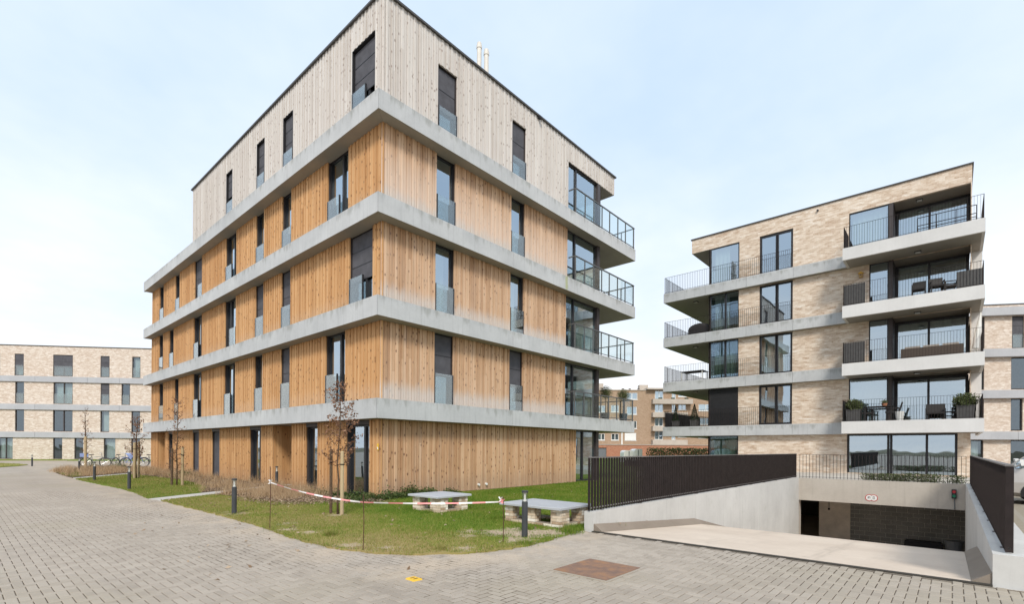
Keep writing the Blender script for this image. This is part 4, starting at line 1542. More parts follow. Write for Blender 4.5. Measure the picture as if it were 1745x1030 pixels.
# ------------------------------------------------------------------ block at the far side of the ramp, beside the car
B0, B1 = (49.76, -0.99), (51.47, -3.84)
dl = math.hypot(B1[0] - B0[0], B1[1] - B0[1])
dv = ((B1[0] - B0[0]) / dl, (B1[1] - B0[1]) / dl)
FQ = Fac(B0[0], B0[1], dv[0], dv[1], dv[1], -dv[0])
if FQ.n_[0] * (0 - B0[0]) + FQ.n_[1] * (0 - B0[1]) < 0:
    FQ.n_ = (-FQ.n_[0], -FQ.n_[1])
SB = thing('apartment_building', 'beige brick block partly hidden behind the balconies, rising beyond the silver car', 'building', (52, -3, 0))
fq = {0: [(-0.02, 0.78), (2.49, 4.0)], 1: [(0.0, 0.8), (2.49, 3.22), (6.5, 7.4)], 2: [(0.0, 0.8), (2.49, 3.5), (6.5, 7.4)], 3: [(0.0, 0.81), (2.53, 3.28), (6.5, 7.4)]}
for k in range(4):
    lo = 3.0 * k
    hi = 3 * k + 2.40
    mb = MB()
    wall_cells(mb, FQ, -6, 14, -0.05 if k == 0 else lo - 0.02, hi, [(a, b, lo + 0.05, hi - 0.02) for a, b in fq[k]], 0.2)
    mb.build('brick_wall', 'pale_brick', SB)
    mb = MB()
    mb.fbox(FQ, -5.8, 13.8, -9, -3.0, lo, hi)
    mb.build('inner_wall', 'interior_paint', SB)
    mb = MB()
    mb.fbox(FQ, -5.8, 13.8, -9, -0.25, hi + 0.01, hi + 0.3)
    mb.build('floor_slab', 'soffit_concrete', SB)
    for i, (a, b) in enumerate(fq[k]):
        window(SB, FQ, a, b, lo + 0.06, hi - 0.03, rec=0.08, fw=0.07, frame='frame_dark', glass='far_glass', screen=(0, .55) if (k, i) == (3, 1) else 0,
               balus=(a + 0.03, b - 0.03, 1.0, -0.05) if (k, i) == (3, 1) else None,
               curtain=('curtain_white', a + 0.1, b - 0.1) if i == 0 and k < 3 else None)
    us = [-6, 2.72 if k == 0 else 5, 14]
    for a, b in zip(us, us[1:]):
        mb = MB()
        mb.fbox(FQ, a + 0.008, b - 0.008, -0.1, 0.35, 3 * k + 2.40, 3 * k + 2.98, 0, random.random())
        mb.build('band_panel', 'band_grey', SB)
mb = MB()
mb.fbox(FQ, -6, 14, -9, -0.02, 11.98, 12.22)
mb.build('parapet_wall', 'pale_brick', SB)
mb = MB()
mb.fbox(FQ, -6.05, 14.05, -9, 0.02, 12.22, 12.29)
mb.build('roof_coping', 'coping_metal', SB)

# ------------------------------------------------------------------ old brown flats seen through the gap
def cam_xy(lat, dep):                            # metres across / along the line of sight -> plan
    c_, s_ = math.cos(VIEW_A), math.sin(VIEW_A)
    return (lat * s_ + dep * c_, -lat * c_ + dep * s_)


o0 = cam_xy(10.0, 100)
o1 = cam_xy(50.0, 100)
dl = math.hypot(o1[0] - o0[0], o1[1] - o0[1])
FO = Fac(o0[0], o0[1], (o1[0] - o0[0]) / dl, (o1[1] - o0[1]) / dl, -math.cos(VIEW_A), -math.sin(VIEW_A))
OB = thing('apartment_building', 'older brown brick flats with white framed windows, seen through the gap between the new blocks', 'building', (*cam_xy(28, 104), 0))
# u = lateral - 10
LV = [3.4, 6.1, 8.85, 11.5]                      # storey floors


def old_windows():
    w_ = []
    for k, f in enumerate(LV):
        w_ += [(13.2, 15.5, f + 0.15 if k == 0 else f - 0.55, f + 1.75 if k == 0 else f + 1.0)]
        if k < 3:
            w_ += [(24.5, 27.2, f + 0.1, f + 1.5)]
    w_ += [(8.4, 10.0, 3.55, 5.0), (11.2, 12.9, 3.55, 5.0)] if False else []
    return w_


def old_wall(F, u0, u1, z0, z1, holes, name, mat, parent):
    mb = MB()
    wall_cells(mb, F, u0, u1, z0, z1, holes, 0.15)
    return mb.build(name, mat, parent)


oh = [(12.9, 15.1, LV[3] + 0.0, LV[3] + 1.35), (13.0, 15.0, LV[2] - 0.35, LV[2] + 1.2), (13.0, 15.0, LV[1] - 0.45, LV[1] + 1.1), (12.6, 14.9, LV[0] - 0.1, LV[0] + 1.35),
      (7.2, 8.6, LV[0] - 0.1, LV[0] + 1.2), (9.9, 11.4, LV[0] - 0.1, LV[0] + 1.2), (7.3, 8.6, LV[1] + 0.5, LV[1] + 1.6), (9.9, 11.4, LV[1] + 0.2, LV[1] + 1.5),
      (7.2, 8.7, LV[2], LV[2] + 1.4), (9.8, 11.4, LV[2] + 0.1, LV[2] + 1.5)]
bal = (17.9, 25.2)
for f in LV:
    oh.append((18.6, 20.3, f + 0.05, f + 1.75))
    oh.append((22.0, 22.8, f + 0.05, f + 1.75))
    oh.append((23.3, 24.9, f + 0.6, f + 1.75))
for f in LV[:3]:
    oh.append((27.4, 30.3, f + 0.45, f + 1.8))
old_wall(FO, -4, 60, 2.25, 13.35, oh, 'brick_wall', 'brown_brick', OB)
mb = MB()
mb.fbox(FO, -4, 60, -9, -0.4, 0, 13.3)
mb.build('inner_wall', 'interior_paint', OB)
mb = MB()
mb.fbox(FO, -4, 16.8, -9, 0.12, 13.3, 13.45)
mb.fbox(FO, 16.8, 60, -9, 0.9, 13.45, 13.75)
mb.build('roof', 'old_plaster', OB)
for u in (15.8, 14.0, 12.6):
    mb = MB()
    mb.fbox(FO, u, u + 0.4, -3, -2.6, 13.4, 14.0)
    mb.build('chimney', 'frame_brown', OB)
mb = MB()
mb.fbox(FO, 16.4, 18.2, -5, -3.5, 13.4, 14.9)
mb.build('chimney', 'old_plaster', OB)
mb = MB()
mb.fbox(FO, 5.5, 9.0, -7, -4, 13.4, 15.2)
mb.build('stair_tower', 'old_plaster', OB)
for h in oh:
    a, b, c, d = h
    mb = MB()
    for q in ((a, a + .1, c, d), (b - .1, b, c, d), (a + .1, b - .1, c, c + .1), (a + .1, b - .1, d - .1, d)):
        mb.fbox(FO, q[0], q[1], -0.14, -0.06, q[2], q[3])
    mb.fbox(FO, (a + b) / 2 - 0.06, (a + b) / 2 + 0.06, -0.14, -0.06, c + .1, d - .1)
    mb.fbox(FO, a - 0.06, b + 0.06, -0.05, 0.08, c - 0.12, c)
    wn = mb.build('window', 'white_paint', OB)
    mb = MB()
    mb.face([FO(a + .1, -0.1, c + .1), FO(b - .1, -0.1, c + .1), FO(b - .1, -0.1, d - .1), FO(a + .1, -0.1, d - .1)])
    mb.build('pane', 'window_glass', wn)
    if h[:2] in ((12.6, 14.9),):
        mb = MB()
        mb.fbox(FO, a + 0.02, b - 0.02, -0.05, 0.0, c + 0.02, d - 0.02)
        mb.build('roller_shutter', 'white_paint', wn)
    elif (int(a * 10) % 2) == 0:
        mb = MB()
        mb.face([FO(a + .15, -0.25, c + .1), FO((a + b) / 2 + .3, -0.25, c + .1), FO((a + b) / 2 + .3, -0.25, d - .1), FO(a + .15, -0.25, d - .1)])
        mb.build('curtain', 'curtain_white', wn)
for k, f in enumerate(LV):
    mb = MB()
    mb.fbox(FO, bal[0], bal[1] + (0.6 if k == 3 else -0.4), 0.0, 1.3, f - 1.0 if False else f - 0.95, f + 0.02)
    mb.build('balcony', 'old_plaster', OB)
    mb = MB()
    for q in (19.0, 21.5, 24.2):
        mb.fbox(FO, q, q + 0.7, 1.0, 1.25, f + 0.02, f + 0.28)
    if k == 3:
        tag(mb.build('flower_box', 'hedge_leaf', OB), kind='stuff')
mb = MB()
mb.fbox(FO, 11.9, 12.15, 0.02, 0.16, 2.3, 6.0)
mb.build('downpipe', 'white_paint', OB)
gar = thing('garage_row', 'low orange brick garages with grey doors at the foot of the brown flats', 'garage', (*cam_xy(26, 97), 0))
mb = MB()
FG = Fac(*cam_xy(10.0, 97), FO.d[0], FO.d[1], FO.n_[0], FO.n_[1])
wall_cells(mb, FG, -4, 60, -0.1, 2.3, [(5.2, 8.4, -0.1, 1.75), (32, 35, -0.1, 1.75)], 0.25)
mb.build('brick_wall', 'orange_brick', gar)
mb = MB()
mb.fbox(FG, -4, 60, -2.9, 0.1, 2.3, 2.42)
mb.build('roof', 'old_plaster', gar)
for a in (5.2, 32):
    mb = MB()
    mb.fbox(FG, a + 0.02, a + 3.18 if a < 10 else a + 2.98, -0.24, -0.2, -0.08, 1.73)
    mb.build('garage_door', 'bike_metal', gar)

# white box trailers in front of the garages
def trailer(lat, dep, w, h, lab):
    x, y = cam_xy(lat, dep)
    t_ = thing('box_trailer', lab, 'trailer', (x, y, 0))
    F = Fac(x, y, FO.d[0], FO.d[1], FO.n_[0], FO.n_[1])
    mb = MB()
    prof = [(0, 0.35), (w, 0.35), (w, h - 0.05), (w - 0.06, h), (0.22, h), (0.06, h - 0.07), (0, h - 0.2)]
    mb.face([F(a, 0.0, b) for a, b in prof])
    mb.face([F(a, -1.6, b) for a, b in prof])
    for (a, b), (c, d) in zip(prof, prof[1:] + prof[:1]):
        mb.face([F(a, 0, b), F(c, 0, d), F(c, -1.6, d), F(a, -1.6, b)])
    mb.build('body', 'trailer_white', t_)
    mb = MB()
    mb.fbox(F, w * 0.45, w * 0.45 + 0.06, 0.005, 0.03, 0.4, h - 0.08)
    mb.build('door_seam', 'bike_metal', t_)
    for a in (w * 0.35, w * 0.6):
        mb = MB()
        mb.ring(F(a, 0.05, 0.3), 0.22, 0.08, (F.n_[0], F.n_[1], 0), 16, 6)
        mb.build('wheel', 'rubber', t_)


trailer(10.0, 44.5, 0.95, 1.42, 'white box trailer with rounded front showing above the slat fence')
trailer(10.85, 44.2, 0.72, 1.56, 'taller square white box trailer showing above the slat fence')


# ------------------------------------------------------------------ foliage helpers
def leaf_cloud(name, mat, pts, size, parent=None, flat=0.0, aspect=1.0, kind='stuff', sizes=None, loc=None):
    """many small leaf faces; pts is an (n,3) array of leaf centres"""
    n = len(pts)
    a = RNG.normal(size=(n, 3))
    a[:, 2] *= (1 - flat)
    a /= np.linalg.norm(a, axis=1)[:, None] + 1e-9
    b = RNG.normal(size=(n, 3))
    b[:, 2] *= (1 - flat)
    b -= (a * b).sum(1)[:, None] * a
    b /= np.linalg.norm(b, axis=1)[:, None] + 1e-9
    s = (RNG.uniform(0.6, 1.3, n) * size if sizes is None else sizes)[:, None]
    a, b = a * s * 0.5, b * s * 0.5 * aspect
    nrm = np.cross(a, b)
    nrm /= np.linalg.norm(nrm, axis=1)[:, None] + 1e-9
    fold = nrm * s * 0.14
    v = np.stack([pts - a, pts - b * 0.8 + fold, pts + a, pts + b * 0.8 + fold], axis=1).reshape(-1, 3)
    off = np.array(ORG[parent] if parent is not None else (loc if loc is not None else pts.mean(0) * (1, 1, 0)))
    me = bpy.data.meshes.new(name)
    me.vertices.add(4 * n)
    me.vertices.foreach_set('co', (v - off).ravel())
    me.loops.add(4 * n)
    me.loops.foreach_set('vertex_index', np.arange(4 * n, dtype=np.int32))
    me.polygons.add(n)
    me.polygons.foreach_set('loop_start', np.arange(0, 4 * n, 4, dtype=np.int32))
    me.polygons.foreach_set('loop_total', np.full(n, 4, dtype=np.int32))
    at = me.attributes.new('tint', 'FLOAT', 'FACE')
    at.data.foreach_set('value', RNG.random(n).astype(np.float32))
    me.materials.append(M[mat])
    me.update(calc_edges=True)
    o = bpy.data.objects.new(name, me)
    COL.objects.link(o)
    if parent is not None:
        o.parent = parent
    else:
        o.location = off
    ORG[o] = Vector(off)
    if kind:
        o['kind'] = kind
    return o


def blades(name, mat, xy, h, wdt, lean, z=0.0, kind='stuff'):
    """upright grass blades as slim triangles; xy (n,2), h and wdt (n,)"""
    n = len(xy)
    an = RNG.uniform(0, 2 * PI, n)
    ln = RNG.normal(size=(n, 2)) * (lean * h)[:, None]
    base = np.column_stack([xy, np.full(n, z)])
    side = np.column_stack([np.cos(an), np.sin(an), np.zeros(n)]) * (wdt * 0.5)[:, None]
    tip = base + np.column_stack([ln, h])
    v = np.stack([base - side, base + side, tip], axis=1).reshape(-1, 3)
    me = bpy.data.meshes.new(name)
    me.vertices.add(3 * n)
    off = np.array((xy[:, 0].mean(), xy[:, 1].mean(), 0.0))
    me.vertices.foreach_set('co', (v - off).ravel())
    me.loops.add(3 * n)
    me.loops.foreach_set('vertex_index', np.arange(3 * n, dtype=np.int32))
    me.polygons.add(n)
    me.polygons.foreach_set('loop_start', np.arange(0, 3 * n, 3, dtype=np.int32))
    me.polygons.foreach_set('loop_total', np.full(n, 3, dtype=np.int32))
    at = me.attributes.new('tint', 'FLOAT', 'FACE')
    at.data.foreach_set('value', RNG.random(n).astype(np.float32))
    me.materials.append(M[mat])
    me.update(calc_edges=True)
    o = bpy.data.objects.new(name, me)
    o.location = off
    COL.objects.link(o)
    if kind:
        o['kind'] = kind
    return o


def inside(poly, x, y):
    c = np.zeros(len(x), bool)
    j = len(poly) - 1
    for i in range(len(poly)):
        xi, yi = poly[i]
        xj, yj = poly[j]
        hit = ((yi > y) != (yj > y)) & (x < (xj - xi) * (y - yi) / (yj - yi + 1e-12) + xi)
        c ^= hit
        j = i
    return c


def scatter(poly, n):
    p = np.array(poly)
    lo, hi = p.min(0), p.max(0)
    q = RNG.uniform(lo, hi, (n, 2))
    return q[inside(poly, q[:, 0], q[:, 1])]


# hedge in front of the garages
ha, hb = cam_xy(16.5, 60), cam_xy(32, 60)
t_ = RNG.random(9000)
hp = np.column_stack([ha[0] + (hb[0] - ha[0]) * t_, ha[1] + (hb[1] - ha[1]) * t_, RNG.uniform(0.2, 1.68, 9000)])
hp[:, :2] += RNG.uniform(-0.45, 0.45, (9000, 2))
hp[:, 2] += np.sin(t_ * 60) * 0.05
HG = thing('hedge', 'dark green clipped hedge between the slat fence and the brown flats', 'hedge', (*cam_xy(24, 60), 0))
leaf_cloud('hedge_foliage', 'hedge_leaf', hp, 0.16, HG)
mb = MB()
for i in range(14):
    q = i / 13
    x, y = ha[0] + (hb[0] - ha[0]) * q, ha[1] + (hb[1] - ha[1]) * q
    mb.tube([(x, y, 0), (x + .05, y, 1.2)], [0.03, 0.02], 5)
mb.build('hedge_stem', 'bark', HG)


# ------------------------------------------------------------------ paving, lawns, beds, paths
def poly_slab(name, pts, z0, z1, mat, label, cat, kind='structure', parent=None):
    """flat ground patch with a cut edge all round; uneven outlines come from its points"""
    bm = bmesh.new()
    top = [bm.verts.new((x, y, z1)) for x, y in pts]
    bot = [bm.verts.new((x, y, z0)) for x, y in pts]
    f = bm.faces.new(top)
    n = len(pts)
    for i in range(n):
        bm.faces.new((top[i], bot[i], bot[(i + 1) % n], top[(i + 1) % n]))
    bmesh.ops.triangulate(bm, faces=[f])
    bmesh.ops.recalc_face_normals(bm, faces=bm.faces[:])
    me = bpy.data.meshes.new(name)
    bm.to_mesh(me)
    bm.free()
    me.materials.append(M[mat])
    o = bpy.data.objects.new(name, me)
    COL.objects.link(o)
    ORG[o] = Vector((0, 0, 0))
    if parent is not None:
        o.parent = parent
        o.location = -ORG[parent]
        return o
    return tag(o, label, cat, None, kind)


def wavy(pts, amp=0.035, step=0.22):
    """soften a drawn outline: resample and let it wander a little"""
    outp = []
    for (x0, y0), (x1, y1) in zip(pts, pts[1:]):
        L = math.hypot(x1 - x0, y1 - y0)
        n = max(1, min(60, int(L / step)))
        for i in range(n):
            t = i / n
            outp.append((x0 + (x1 - x0) * t + random.uniform(-amp, amp), y0 + (y1 - y0) * t + random.uniform(-amp, amp)))
    return outp + [pts[-1]]


road = sheet_with_hole('paved_road', -120, 75, -60, 160, -0.016, 'far_paving', 'broad street of grey brown concrete pavers in herringbone bond', 'road')

EDGE1 = [(7.96, 5.30), (7.6, 5.22), (7.18, 5.13), (6.6, 5.06), (6.1, 5.05), (5.7, 5.08), (5.31, 5.18), (5.02, 5.32), (4.78, 5.50),
         (4.52, 5.70), (4.33, 5.92), (4.12, 6.28), (3.98, 6.7), (3.88, 7.2), (3.86, 7.8), (3.87, 8.4), (3.93, 9.2), (3.98, 10.07),
         (4.02, 12.07), (3.99, 14.5), (3.98, 16.70)]
INNER1 = [(5.6, 17.62), (5.9, 15.0), (6.1, 13.5), (6.9, 13.1), (7.4, 12.3), (7.9, 11.95), (8.7, 12.3), (9.4, 12.86)]
LAWN1 = wavy(EDGE1, 0.04, 0.13) + INNER1 + [(31.0, 12.86), (31.0, 5.27), (8.0, 5.27)]
LAWN2 = wavy([(3.86, 17.52), (4.05, 20), (4.1, 23), (4.0, 25.5), (3.9, 28), (3.87, 30.2)], 0.03) + [(6.3, 33.0), (6.7, 30), (6.9, 26), (6.7, 23), (6.3, 20.5), (5.5, 18.50)]
BED1 = INNER1 + [(9.4, 12.95), (9.0, 13.3), (9.0, 19.6), (8.65, 19.42)]
BED2 = [(5.5, 18.50), (6.3, 20.5), (6.7, 23), (6.9, 26), (6.7, 30), (6.3, 33.0), (8.9, 36.1), (8.9, 20.5)]
BED3 = [(3.92, 31.3), (3.90, 33), (3.95, 36.4), (4.1, 39.5), (4.5, 41.5), (5.2, 42.6), (6.5, 43.2), (8.8, 43.2), (8.8, 37.1)]
LAWN3 = [(2.3, 49.4), (3.4, 51.5), (4.1, 54), (3.8, 57), (2.87, 60.4), (0, 62), (-6, 60), (-8, 54), (-2, 49)]
LAWN4 = [FA(u, o, 0)[:2] for u, o in ((-12, 0.05), (26, 0.05), (26, 4.6), (9.6, 4.4), (9.4, 3.4), (2, 4.6), (-12, 5.0))]
LAWN5 = [(21.2, 12.95), (70, 12.95), (70, 60), (21.2, 60)]
PATH1 = [(3.98, 16.72), (10.2, 20.36 - 0.0), (10.2, 20.5), (8.6, 20.40), (3.86, 17.50)]
PATH1 = [(3.98, 16.72), (8.6, 19.42), (10.2, 19.42), (10.2, 20.45), (8.6, 20.40), (3.86, 17.50)]
PATH2 = [(3.87, 30.24), (8.6, 35.85), (10.2, 35.85), (10.2, 37.1), (8.6, 36.95), (3.90, 31.18)]
poly_slab('lawn', LAWN1, -0.05, 0.022, 'lawn_soil', 'patchy lawn round the stone tables with yellowed grass along the street', 'lawn')
poly_slab('lawn', LAWN2, -0.05, 0.022, 'lawn_soil', 'second lawn strip between the two entrance paths', 'lawn')
poly_slab('lawn', LAWN3, -0.05, 0.02, 'lawn_soil', 'small far lawn island in the paved street', 'lawn')
poly_slab('lawn', LAWN4, -0.05, 0.02, 'lawn_soil', 'narrow green strip along the foot of the long beige block', 'lawn')
poly_slab('lawn', LAWN5, -0.05, 0.02, 'lawn_soil', 'rear lawn between the new blocks and the brown flats', 'lawn')
poly_slab('planting_bed', BED1, -0.05, 0.028, 'soil', 'planting bed of dead leaves and ivy at the corner of the larch block', 'bed')
poly_slab('planting_bed', BED2, -0.05, 0.028, 'soil', 'planting bed with dry grasses along the larch wall', 'bed')
poly_slab('planting_bed', BED3, -0.05, 0.028, 'soil', 'farthest planting bed with dry grasses in front of the bicycles', 'bed')
for pth, lab in ((PATH1, 'pale concrete path from the street to the nearer boarded entrance'), (PATH2, 'pale concrete path from the street to the farther boarded entrance')):
    poly_slab('path', pth, -0.05, 0.012, 'path_concrete', lab, 'path')
poly_slab('parking_ground', [(8.3, -0.79), (60, -0.79), (60, -40), (8.3, -40)], -0.05, 0.004, 'grass_pavers', 'worn grass paver ground where the silver car is parked', 'ground')

# single pavers, 90 degree herringbone, as far as they can be told apart
MOD, JW = 0.0935, 0.0070
NEAR = 23.0
cA, sA = math.cos(VIEW_A), math.sin(VIEW_A)
ii, jj = np.meshgrid(np.arange(-260, 130), np.arange(-70, 270), indexing='ij')
ii, jj = ii.ravel(), jj.ravel()
kk = (ii - jj) % 4
H_ = kk == 0
V_ = kk == 3
cen = np.concatenate([np.column_stack([(ii[H_] + 1.0) * MOD, (jj[H_] + 0.5) * MOD, np.zeros(H_.sum())]),
                      np.column_stack([(ii[V_] + 0.5) * MOD, (jj[V_] + 1.0) * MOD, np.ones(V_.sum())])])
lat = cen[:, 0] * sA - cen[:, 1] * cA
dep = cen[:, 0] * cA + cen[:, 1] * sA
ok = (dep > 3.8) & (np.hypot(lat, dep) < NEAR) & (np.abs(lat / np.maximum(dep, .1)) < 1.12)
for pl_ in (LAWN1, LAWN2, PATH1):               # a course runs on a little under the turf edge
    deep = np.ones(len(cen), bool)
    for ox_, oy_ in ((.13, 0), (-.13, 0), (0, .13), (0, -.13)):
        deep &= inside(pl_, cen[:, 0] + ox_, cen[:, 1] + oy_)
    ok &= ~deep
ok &= ~((cen[:, 0] > 7.90) & (cen[:, 1] > -0.80) & (cen[:, 1] < 5.4))
ok &= ~((cen[:, 0] > 8.25) & (cen[:, 1] < -0.7))
ok &= ~((cen[:, 0] > 5.12) & (cen[:, 0] < 5.93) & (cen[:, 1] > 3.05) & (cen[:, 1] < 3.78))
cen, dep = cen[ok], dep[ok]
order = np.argsort(dep)
cen = cen[order]
near, far = cen[:296], cen[296:]

PBED = [(0.0, 0.0)]
bed_pts = [(cam_xy(math.sin(a) * NEAR, math.cos(a) * NEAR)) for a in np.linspace(-0.86, 0.86, 30)]
bb = sheet_pts = [cam_xy(-3.9, 3.4), *bed_pts, cam_xy(3.9, 3.4)]
# keep the joint bed clear of the ramp trench
bb = [p for p in bb if not (p[0] > 7.9 and p[1] > -0.9)]
bb = [cam_xy(-3.9, 3.4)] + [p for p in bed_pts if p[0] < 3.5] + [(3.9, 16.7), (3.9, 8.0), (4.5, 6.2), (5.5, 5.4), (7.90, 5.35), (7.90, -1.6), cam_xy(4.4, 3.4)]
poly_slab('joint_bed', bb, -0.04, -0.0085, 'joint_sand', None, None, parent=road)


def paver_mesh(vert):
    mb = MB()
    lx, ly = (MOD / 2, MOD) if vert else (MOD, MOD / 2)
    lx, ly = lx - JW / 2, ly - JW / 2
    b = 0.0055
    zt, zm, zb = 0.0, -0.0045, -0.02
    T = [(-lx + b, -ly + b, zt), (lx - b, -ly + b, zt), (lx - b, ly - b, zt), (-lx + b, ly - b, zt)]
    S = [(-lx, -ly, zm), (lx, -ly, zm), (lx, ly, zm), (-lx, ly, zm)]
    Bt = [(-lx, -ly, zb), (lx, -ly, zb), (lx, ly, zb), (-lx, ly, zb)]
    mb.face(T)
    for i in range(4):
        j = (i + 1) % 4
        mb.face([S[i], S[j], T[j], T[i]])
        mb.face([Bt[i], Bt[j], S[j], S[i]])
    return mb


pm = [paver_mesh(False), paver_mesh(True)]
pms = [q.mesh('paver', ['paver']) for q in pm]
for x, y, v_ in near:
    pv = inst('paver', pms[int(v_)], road, (x, y, random.uniform(-0.002, 0.001)))
    pv.rotation_euler = (random.gauss(0, 0.01), random.gauss(0, 0.01), 0)
vv, ff, tt_ = [], [], []
allv = []
for v_ in (0, 1):
    c_ = far[far[:, 2] == v_]
    tv = np.array(pm[v_].v)
    n = len(c_)
    zj = RNG.uniform(-0.002, 0.001, n) + 0.0025 * np.sin(c_[:, 0] * 1.3 + np.sin(c_[:, 1])) - 0.0025
    P_ = tv[None] + np.column_stack([c_[:, :2], zj])[:, None, :]
    P_[:, :, 2] += RNG.normal(0, 0.010, (n, 1)) * tv[None, :, 0] + RNG.normal(0, 0.010, (n, 1)) * tv[None, :, 1]
    allv.append(P_.reshape(-1, 3))
tot = sum(len(a) for a in allv)
V3 = np.concatenate(allv)
nf = tot // 4
me = bpy.data.meshes.new('pavers')
me.vertices.add(tot)
me.vertices.foreach_set('co', V3.ravel())
me.loops.add(tot)
me.loops.foreach_set('vertex_index', np.arange(tot, dtype=np.int32))
me.polygons.add(nf)
me.polygons.foreach_set('loop_start', np.arange(0, tot, 4, dtype=np.int32))
me.polygons.foreach_set('loop_total', np.full(nf, 4, dtype=np.int32))
at = me.attributes.new('tint', 'FLOAT', 'FACE')
at.data.foreach_set('value', np.repeat(RNG.random(nf // 9), 9).astype(np.float32))
me.materials.append(M['paver'])
me.update(calc_edges=True)
po = bpy.data.objects.new('paver_field', me)
COL.objects.link(po)
po.parent = road
po['kind'] = 'stuff'

# ------------------------------------------------------------------ grass, leaves, dry stems
def lawn_blades(poly, n, label, dmin=0.0, h0=0.035, zoff=0.02):
    q = scatter(poly, n)
    la = q[:, 0] * sA - q[:, 1] * cA
    de = q[:, 0] * cA + q[:, 1] * sA
    k_ = (np.abs(la / np.maximum(de, .1)) < 1.15) & (de > 3)
    q, de = q[k_], de[k_]
    keep = RNG.random(len(q)) < np.clip((11.0 / de) ** 1.6, 0.06, 1)
    wob = 0.16 * np.sin(q[:, 0] * 9 + 2 * np.sin(q[:, 1] * 7)) * np.sin(q[:, 1] * 11 + q[:, 0] * 3)
    for bx_, by_, br_ in BARE:
        d_ = np.hypot(q[:, 0] - bx_, q[:, 1] - by_) + wob
        keep &= (d_ > br_ * RNG.uniform(0.35, 1.2, len(q))) | (RNG.random(len(q)) < 0.10)
    q, de = q[keep], de[keep]
    s_ = np.clip(de / 11.0, 1.0, 4.0)
    lush = np.sin(q[:, 0] * 1.7 + 1.3 * np.sin(q[:, 1] * 1.1)) * np.sin(q[:, 1] * 1.9 + q[:, 0] * .7)
    rich = np.clip((q[:, 0] - 5.2) / 2.5, 0, 1)
    h = h0 * RNG.uniform(0.5, 1.2, len(q)) * (1 + 0.35 * np.maximum(lush, 0) + 0.5 * rich) * s_ ** 0.25
    wd = 0.0065 * RNG.uniform(0.7, 1.4, len(q)) * s_
    return tag(blades('grass', 'grass_blade', q, h, wd, 0.35, zoff), label, 'grass', None, 'stuff')


lawn_blades(LAWN1[:-4] + [(20, 12.86), (20, 5.27), (8.0, 5.27)], 520000, 'short uneven grass around the stone tables and tape posts')
lawn_blades(LAWN2, 120000, 'short grass on the strip between the two paths')
lawn_blades(LAWN4, 60000, 'grass along the foot of the long beige block', h0=0.05)
lawn_blades(LAWN3, 20000, 'grass on the far lawn island', h0=0.05)
lawn_blades([(3.92, 31.3), (3.90, 33), (3.95, 36.4), (4.1, 39.5), (4.5, 41.5), (5.2, 42.6), (5.2, 36), (4.6, 33)], 30000, 'grass on the tip of the farthest bed')
# tufts growing at the edges
tq = []
for cx_, cy_, r_, n_ in ((4.38, 8.05, 0.10, 500), (6.1, 5.12, 0.14, 300), (7.55, 5.28, 0.22, 700), (7.9, 5.45, 0.2, 500), (7.2, 6.0, 0.15, 300), (7.75, 7.4, 0.12, 250),
                         (8.9, 5.4, 0.3, 600), (4.9, 5.75, .09, 200), (18.9, 12.5, 0.3, 400), (19.5, 12.2, .3, 300), (8.8, 8.8, 0.2, 250), (7.45, 9.2, .15, 220)):
    a_ = RNG.normal(size=(n_, 2)) * r_ * 0.5
    tq.append(a_ + (cx_, cy_))
edge = np.array(wavy(EDGE1, 0.0, 0.02))
for pts_e in (edge, np.array(wavy([(3.86, 17.52), (4.05, 20), (4.1, 23), (4.0, 25.5), (3.9, 28), (3.87, 30.2)], 0.0, 0.02))):
    rep_ = np.repeat(pts_e, 5, axis=0)
    ph = np.sin(np.arange(len(rep_)) * 0.021) + np.sin(np.arange(len(rep_)) * 0.0043 + 1)
    tq.append((rep_ + RNG.normal(size=rep_.shape) * 0.035)[(ph + RNG.normal(size=len(rep_)) * 0.6) > -0.4])
tq = np.concatenate(tq)
tag(blades('grass_tufts', 'grass_blade', tq, RNG.uniform(0.03, 0.13, len(tq)) * np.where(np.arange(len(tq)) > 4700, 0.55, 1.0), RNG.uniform(0.005, 0.010, len(tq)), 0.4, 0.01), 'taller green tufts beside the tables and along the paving edge', 'grass', None, 'stuff')

# dry ornamental grasses in the beds
dq, dh = [], []
for poly, n_, hmax in ((BED2, 120, 0.42), (BED3, 130, 0.42), ([(5.7, 17.4), (6.0, 15.0), (6.3, 13.9), (8.4, 14.5), (8.5, 19.2)], 90, 0.45)):
    for x, y in scatter(poly, n_ * 2)[:n_]:
        m_ = 70
        a_ = RNG.normal(size=(m_, 2)) * 0.13
        dq.append(a_ + (x, y))
        dh.append(RNG.uniform(0.3, 1.0, m_) * hmax * random.uniform(0.5, 1.1))
dq, dh = np.concatenate(dq), np.concatenate(dh)
dd = dq[:, 0] * cA + dq[:, 1] * sA
k_ = dq[:, 0] < WX - 0.02
tag(blades('dry_grass', 'dry_grass', dq[k_], dh[k_], (0.006 * np.clip(dd / 12, 1, 3.0))[k_], 0.35, 0.03), 'pale brown dry ornamental grasses along the larch wall', 'dry grass', None, 'stuff')
